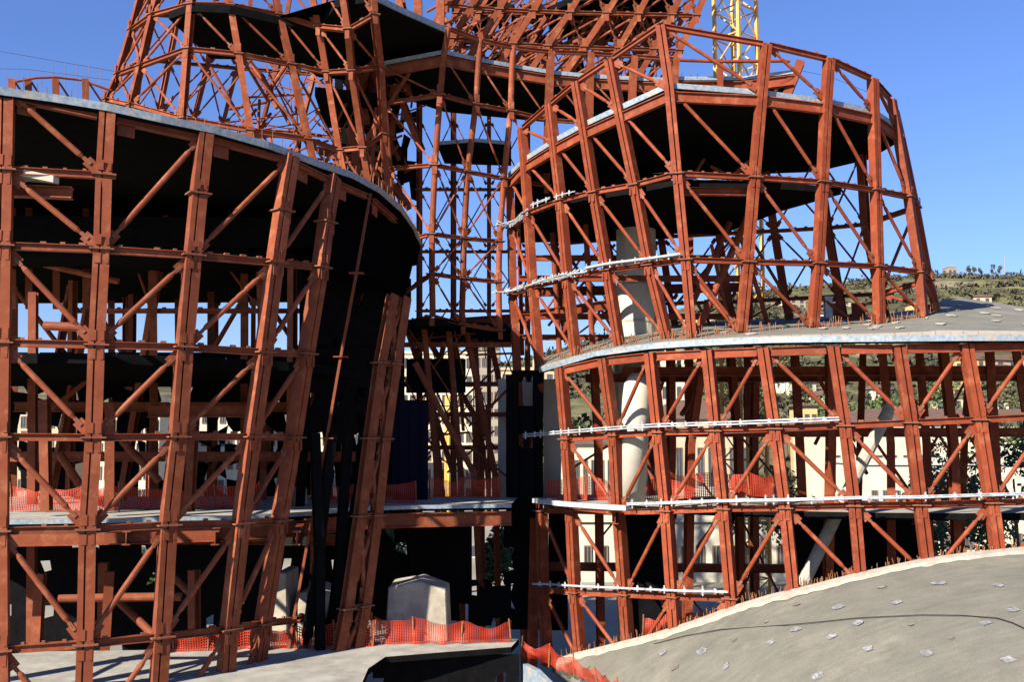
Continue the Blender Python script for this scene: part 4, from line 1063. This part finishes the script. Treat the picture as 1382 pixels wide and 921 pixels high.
# ================================================================ buildings
wincache = {}
def building(name, label, px0, px1, ytop, d, depth, rows, colsn, wall, roof='flat', base=None, wscale=.5, group=None, cat='building', rot=0, rmat='tile', winh=.5, cornice=True):
    a = W(px0, 590, d); b = W(px1, 590, d); cx = (a.x+b.x)/2; w = b.x-a.x
    zb = hz(cx, d)-1 if base is None else base
    zt_ = zat(ytop, d); h = zt_-zb
    root = thing(name, label, cat, (cx, d, zb), group)
    root.rotation_euler.z = R(rot)
    def P(bm, nm, m): 
        me = bpy.data.meshes.new(nm); bmesh.ops.recalc_face_normals(bm, faces=bm.faces); bm.to_mesh(me); bm.free(); me.materials.append(M[m])
        o = bpy.data.objects.new(nm, me); COL.objects.link(o); o.parent = root; return o
    bm = bmesh.new(); box(bm, Vector((0, depth/2, h/2)), X_, Y_, Z_, w, depth, h); P(bm, 'wall', wall)
    if roof == 'flat':
        bm = bmesh.new(); box(bm, Vector((0, depth/2, h+.35)), X_, Y_, Z_, w+.6, depth+.6, .7); P(bm, 'roof', wall)
        bm = bmesh.new(); box(bm, Vector((w*.2, depth/2, h+1.9)), X_, Y_, Z_, w*.18, depth*.3, 2.4); P(bm, 'roof_box', wall)
    else:
        e = .7; rh = min(w, depth)*(.22 if w < 20 else .13)
        bm = bmesh.new(); q = [(-w/2-e, -e, h), (w/2+e, -e, h), (w/2+e, depth+e, h), (-w/2-e, depth+e, h)]
        ins = depth*.45 if w > depth*1.2 else w*.3
        rdg = [(-w/2+ins, depth/2, h+rh), (w/2-ins, depth/2, h+rh)]
        v = [bm.verts.new(p) for p in q]; r_ = [bm.verts.new(p) for p in rdg]
        bm.faces.new((v[0], v[1], r_[1], r_[0])); bm.faces.new((v[1], v[2], r_[1])); bm.faces.new((v[2], v[3], r_[0], r_[1])); bm.faces.new((v[3], v[0], r_[0])); bm.faces.new(v[::-1])
        P(bm, 'roof', rmat)
    if rows*colsn:
        fh = h/(rows+.15) if h/rows < 6 else h/rows
        ww, wh = w/colsn*wscale, h/rows*winh
        key = (round(ww, 1), round(wh, 1))
        if key not in wincache:
            bm = bmesh.new()
            for (cx_, cz, sx, sz) in ((0, wh/2+.06, ww+.24, .12), (0, -wh/2-.06, ww+.3, .12), (-ww/2-.06, 0, .12, wh), (ww/2+.06, 0, .12, wh), (0, 0, .08, wh)):
                box(bm, Vector((cx_, -.05, cz)), X_, Y_, Z_, sx, .14, sz)
            f = bpy.data.meshes.new('window'); bmesh.ops.recalc_face_normals(bm, faces=bm.faces); bm.to_mesh(f); bm.free(); f.materials.append(M['shutter'])
            bm = bmesh.new(); box(bm, Vector((0, 0, 0)), X_, Y_, Z_, ww, .04, wh)
            g = bpy.data.meshes.new('pane'); bm.to_mesh(g); bm.free(); g.materials.append(M['pane'])
            wincache[key] = (f, g)
        f, g = wincache[key]
        for i in range(rows):
            for j in range(colsn):
                if i*colsn+j >= 98: break
                o = bpy.data.objects.new('window', f); COL.objects.link(o); o.parent = root; o.location = (-w/2+w*(j+.5)/colsn, -.03, h*(rows-i-.5)/rows)
                p = bpy.data.objects.new('pane', g); COL.objects.link(p); p.parent = o; p.location = (0, 0, 0)
    return root
building('apartment_tower', 'tall grey-brown apartment tower with rows of small windows seen through the centre', 640, 674, 455, 210, 16, 10, 4, 'greyren')
building('apartment_block', 'long cream apartment block behind the dark centre legs', 540, 638, 478, 230, 16, 8, 9, 'cream', wscale=.55)
building('apartment_block', 'beige apartment block just right of the shaded tower legs', 676, 748, 500, 240, 16, 7, 6, 'beige')
building('office_building', 'pale yellow hall with tall window bays left of the concrete core', 762, 850, 600, 170, 18, 1, 8, 'cream', 'hip', winh=.6, wscale=.4)
building('warehouse', 'long yellow warehouse with brown tiled roof seen through the right frame', 1118, 1500, 572, 175, 22, 1, 20, 'cream', 'hip', winh=.35, wscale=.45)
building('warehouse', 'long low white hall in front of the yellow warehouse', 1170, 1500, 628, 140, 14, 1, 22, 'bwhite', winh=.35, wscale=.4)
building('house', 'white block house beside the concrete core, above the brown roof', 893, 932, 515, 300, 12, 3, 4, 'bwhite')
building('warehouse', 'brown roofed low building between the core and the crane', 880, 1010, 566, 190, 18, 1, 9, 'beige', 'hip', winh=.4)
building('house', 'narrow ochre gabled house right of the crane', 1085, 1104, 548, 200, 10, 3, 2, 'ochre', 'hip')
building('apartment_block', 'cream block with many windows seen through the left frame, second bay', 130, 215, 560, 160, 16, 5, 8, 'cream')
building('apartment_block', 'white block seen through the left frame beyond the third column', 222, 330, 548, 180, 16, 5, 9, 'bwhite')
building('apartment_block', 'pale beige block seen low through the far left bay', 0, 100, 556, 190, 16, 5, 8, 'beige')
building('apartment_block', 'cream block glimpsed between the curved columns of the left frame', 345, 520, 552, 200, 16, 5, 12, 'cream')
building('warehouse', 'low white shed beyond the site road, under the low right frame', 760, 1060, 705, 98, 10, 1, 14, 'bwhite', winh=.3, wscale=.35)
building('warehouse', 'low cream shed with a blank wall seen under the far right deck', 1090, 1480, 700, 120, 10, 1, 12, 'cream', winh=.3, wscale=.3)
building('farm_building', 'small grey building standing alone on the hill ridge', 1289, 1301, 361, 800, 10, 1, 2, 'greyren')

# hillside houses
random.seed(41)
hs = []
for i in range(46):
    px = random.uniform(900, 1385); d = random.uniform(300, 620)
    x = (px-CX)/F*d; z = hz(x, d)
    kind = random.choice(['bwhite', 'cream', 'beige', 'ochre']); w_ = random.uniform(7, 13)/d*F
    lab = {'bwhite': 'tiny white house with tiled roof on the green hillside', 'cream': 'tiny cream house with tiled roof on the green hillside', 'beige': 'tiny beige house with tiled roof on the green hillside', 'ochre': 'tiny ochre house with tiled roof on the green hillside'}[kind]
    h_ = random.uniform(4, 8); yt = 590-(z-1+h_-EYE)/d*F
    a = W(px, 590, d)
    building('hillside_house', lab, px-w_/2, px+w_/2, yt, d, 9, 2, 2, kind, 'hip', group='%s houses scattered on the hillside' % {'bwhite': 'white', 'cream': 'cream', 'beige': 'beige', 'ochre': 'ochre'}[kind], cat='house', rot=random.uniform(-25, 25), wscale=.35)

# ================================================================ vegetation
def leafcloud(bm, c, rx, rz, n, s, clumps=9):
    cl = []
    for i in range(clumps):
        a = random.uniform(0, 2*math.pi); e = random.uniform(-.6, 1); r = random.uniform(.35, .85)
        cl.append((c+Vector((math.cos(a)*rx*r*math.sqrt(1-e*e*.8), math.sin(a)*rx*r*math.sqrt(1-e*e*.8), e*rz*.8)), random.uniform(.28, .5)))
    for i in range(n):
        q, k = random.choice(cl); v = Vector((random.gauss(0, 1), random.gauss(0, 1), random.gauss(0, 1))); v.normalize()
        p = q+Vector((v.x*rx*k, v.y*rx*k, v.z*rz*k))*random.uniform(.55, 1.05)
        a = Vector((random.gauss(0, 1), random.gauss(0, 1), random.gauss(0, 1))).normalized(); b = a.orthogonal().normalized(); ss = s*random.uniform(.6, 1.4)
        vs = [bm.verts.new(p+a*ss), bm.verts.new(p+b*ss*.6), bm.verts.new(p-a*ss), bm.verts.new(p-b*ss*.6)]; bm.faces.new(vs)
def tree(label, px, ytop, d, rx, m='leafA', n=1800, name='tree', group=None, base=None, s=.22):
    x = (px-CX)/F*d; zb = hz(x, d) if base is None else base; zt_ = zat(ytop, d); h = zt_-zb
    root = thing(name, label, 'tree', (x, d, zb), group)
    b0 = Vector((x, d, zb)); bm = bmesh.new()
    sweep(bm, [b0-Z_*.3, b0+Z_*h*.3+X_*.1, b0+Z_*h*.75], circ(.22, 8), Y_, scale=[1.2, .85, .3])
    for i in range(5):
        a = i*1.3; s0 = b0+Z_*h*(.3+.08*i); sweep(bm, [s0, s0+Vector((math.cos(a)*rx*.5, math.sin(a)*rx*.5, h*.2))], circ(.09, 6), Y_, scale=[1, .4])
    part('trunk', bm, M['bark'], root)
    bm = bmesh.new(); leafcloud(bm, b0+Z_*h*.62, rx, h*.38, n, s); part('crown', bm, M[m], root)
    return root
T = [('dark leafy tree low at the far right edge, behind the frame', 1362, 575, 70, 3.2, 'leafA'), ('rounded green tree right of the last full column bay', 1285, 598, 72, 3.5, 'leafA'),
     ('green tree under the deck between the two long halls', 1215, 660, 66, 2.6, 'leafA'), ('tree right of the white shed beside the road', 1262, 640, 90, 3.5, 'leafB'),
     ('small green tree framed in the centre opening below the floor', 671, 704, 78, 1.3, 'leafA'), ('olive tree beside the crane foot', 1068, 640, 88, 3.0, 'leafB'),
     ('tree behind the pale yellow hall', 755, 560, 185, 7, 'leafA'), ('dark tree on the slope above the brown roofed building', 955, 520, 215, 7, 'leafA'),
     ('tall dark tree left of the crane, behind the deck posts', 985, 500, 225, 8, 'leafB'), ('wide green tree right of the ochre house', 1130, 530, 215, 9, 'leafA'),
     ('dark tree above the yellow warehouse, left part', 1190, 520, 220, 8, 'leafA'), ('olive tree above the yellow warehouse, right part', 1345, 515, 225, 9, 'leafB'),
     ('green tree above the yellow warehouse, middle', 1262, 512, 232, 9, 'leafA'), ('tree seen low through the second bay of the left frame', 205, 745, 75, 2.4, 'leafA'),
     ('green tree between the lattice legs and the dark core', 513, 700, 74, 2.4, 'leafA'), ('olive tree below the round tower, behind the deck slab', 1060, 470, 260, 9, 'leafB'), ('green tree with yellow tips behind the raking pipe', 1190, 715, 70, 2.0, 'leafA')]
for t in T: tree(t[0], t[1], t[2], t[3], t[4], t[5], 2200 if t[3] < 120 else 1500, s=.2 if t[3] < 120 else .55)
for i, (px, dy) in enumerate([(1262, 4), (1314, 6), (1322, 5), (1330, 4), (1348, 7), (1357, 5)]):
    yt = interp(ridge, px)-dy-3
    tree('small bare-looking tree standing on the skyline of the hill', px, yt, 815, 2.2, 'leafB', 160, group='trees on the hill skyline', s=.8)
bm = bmesh.new(); a = W(1356, 372, 815); sweep(bm, [a-Z_*3, W(1356, 345, 815)], circ(.35, 6), Y_); tag(part('mast', bm, M['greyren']), 'thin mast standing on the hill ridge', 'mast')
# scrub mass
random.seed(77); bm = bmesh.new()
for i in range(3600):
    px = random.uniform(560, 1500); d = random.uniform(240, 810); x = (px-CX)/F*d
    if noise.noise(Vector((x*.012, d*.012, 7))) < -.10: continue
    z = hz(x, d); r = random.uniform(1.5, 4.5)
    for k in range(12):
        v = Vector((random.gauss(0, .6), random.gauss(0, .6), abs(random.gauss(0, .45))))*r; p = Vector((x, d, z))+v
        a = Vector((random.gauss(0, 1), random.gauss(0, 1), random.gauss(0, 1))).normalized(); b = a.orthogonal().normalized(); s = r*.42
        bm.faces.new([bm.verts.new(p+a*s), bm.verts.new(p+b*s*.8), bm.verts.new(p-a*s), bm.verts.new(p-b*s*.8)])
tag(part('hillside_shrubs', bm, M['scrub']), 'dark green and brown shrubs covering the far hillside', 'shrubs', kind='stuff')

# ================================================================ light, sky, camera
S.render.engine = 'CYCLES'; S.cycles.max_bounces = 8; S.cycles.diffuse_bounces = 1
w = bpy.data.worlds.new('World'); S.world = w; w.use_nodes = True
nt = w.node_tree; bg = nt.nodes['Background']; sky = nt.nodes.new('ShaderNodeTexSky'); sky.sky_type = 'NISHITA'; sky.sun_disc = False
AZ, EL = 43, 33   # sun behind the camera, to the left
sky.sun_elevation = R(EL)
sd = Vector((-math.sin(R(AZ)), -math.cos(R(AZ)), math.tan(R(EL)))).normalized()
sky.sun_rotation = math.atan2(sd.x, sd.y)
sky.altitude = 100; sky.air_density = 1.3; sky.dust_density = .2; sky.ozone_density = 6.0
tint = nt.nodes.new('ShaderNodeMix'); tint.data_type = 'RGBA'; tint.blend_type = 'MULTIPLY'; tint.inputs['Factor'].default_value = 1
tint.inputs['B'].default_value = (.96, 1.02, 1.45, 1)
nt.links.new(sky.outputs[0], tint.inputs['A']); nt.links.new(tint.outputs['Result'], bg.inputs[0]); bg.inputs[1].default_value = .05
sl = bpy.data.lights.new('sun', 'SUN'); sl.energy = 5; sl.angle = R(.5); sl.color = (1, .93, .82)
so = bpy.data.objects.new('sun', sl); COL.objects.link(so); so.rotation_euler = sd.to_track_quat('Z', 'Y').to_euler(); so.location = (-30, -30, 60)
cam = bpy.data.cameras.new('camera'); co = bpy.data.objects.new('camera', cam); COL.objects.link(co)
cam.sensor_width = 36; cam.lens = F/1382*36; cam.clip_end = 9000; cam.clip_start = .1
co.location = (0, 0, EYE); co.rotation_euler = (math.pi/2+PITCH, 0, 0)
S.camera = co
S.view_settings.view_transform = 'Standard'; S.view_settings.look = 'None'; S.view_settings.exposure = 1.3; S.view_settings.gamma = 1
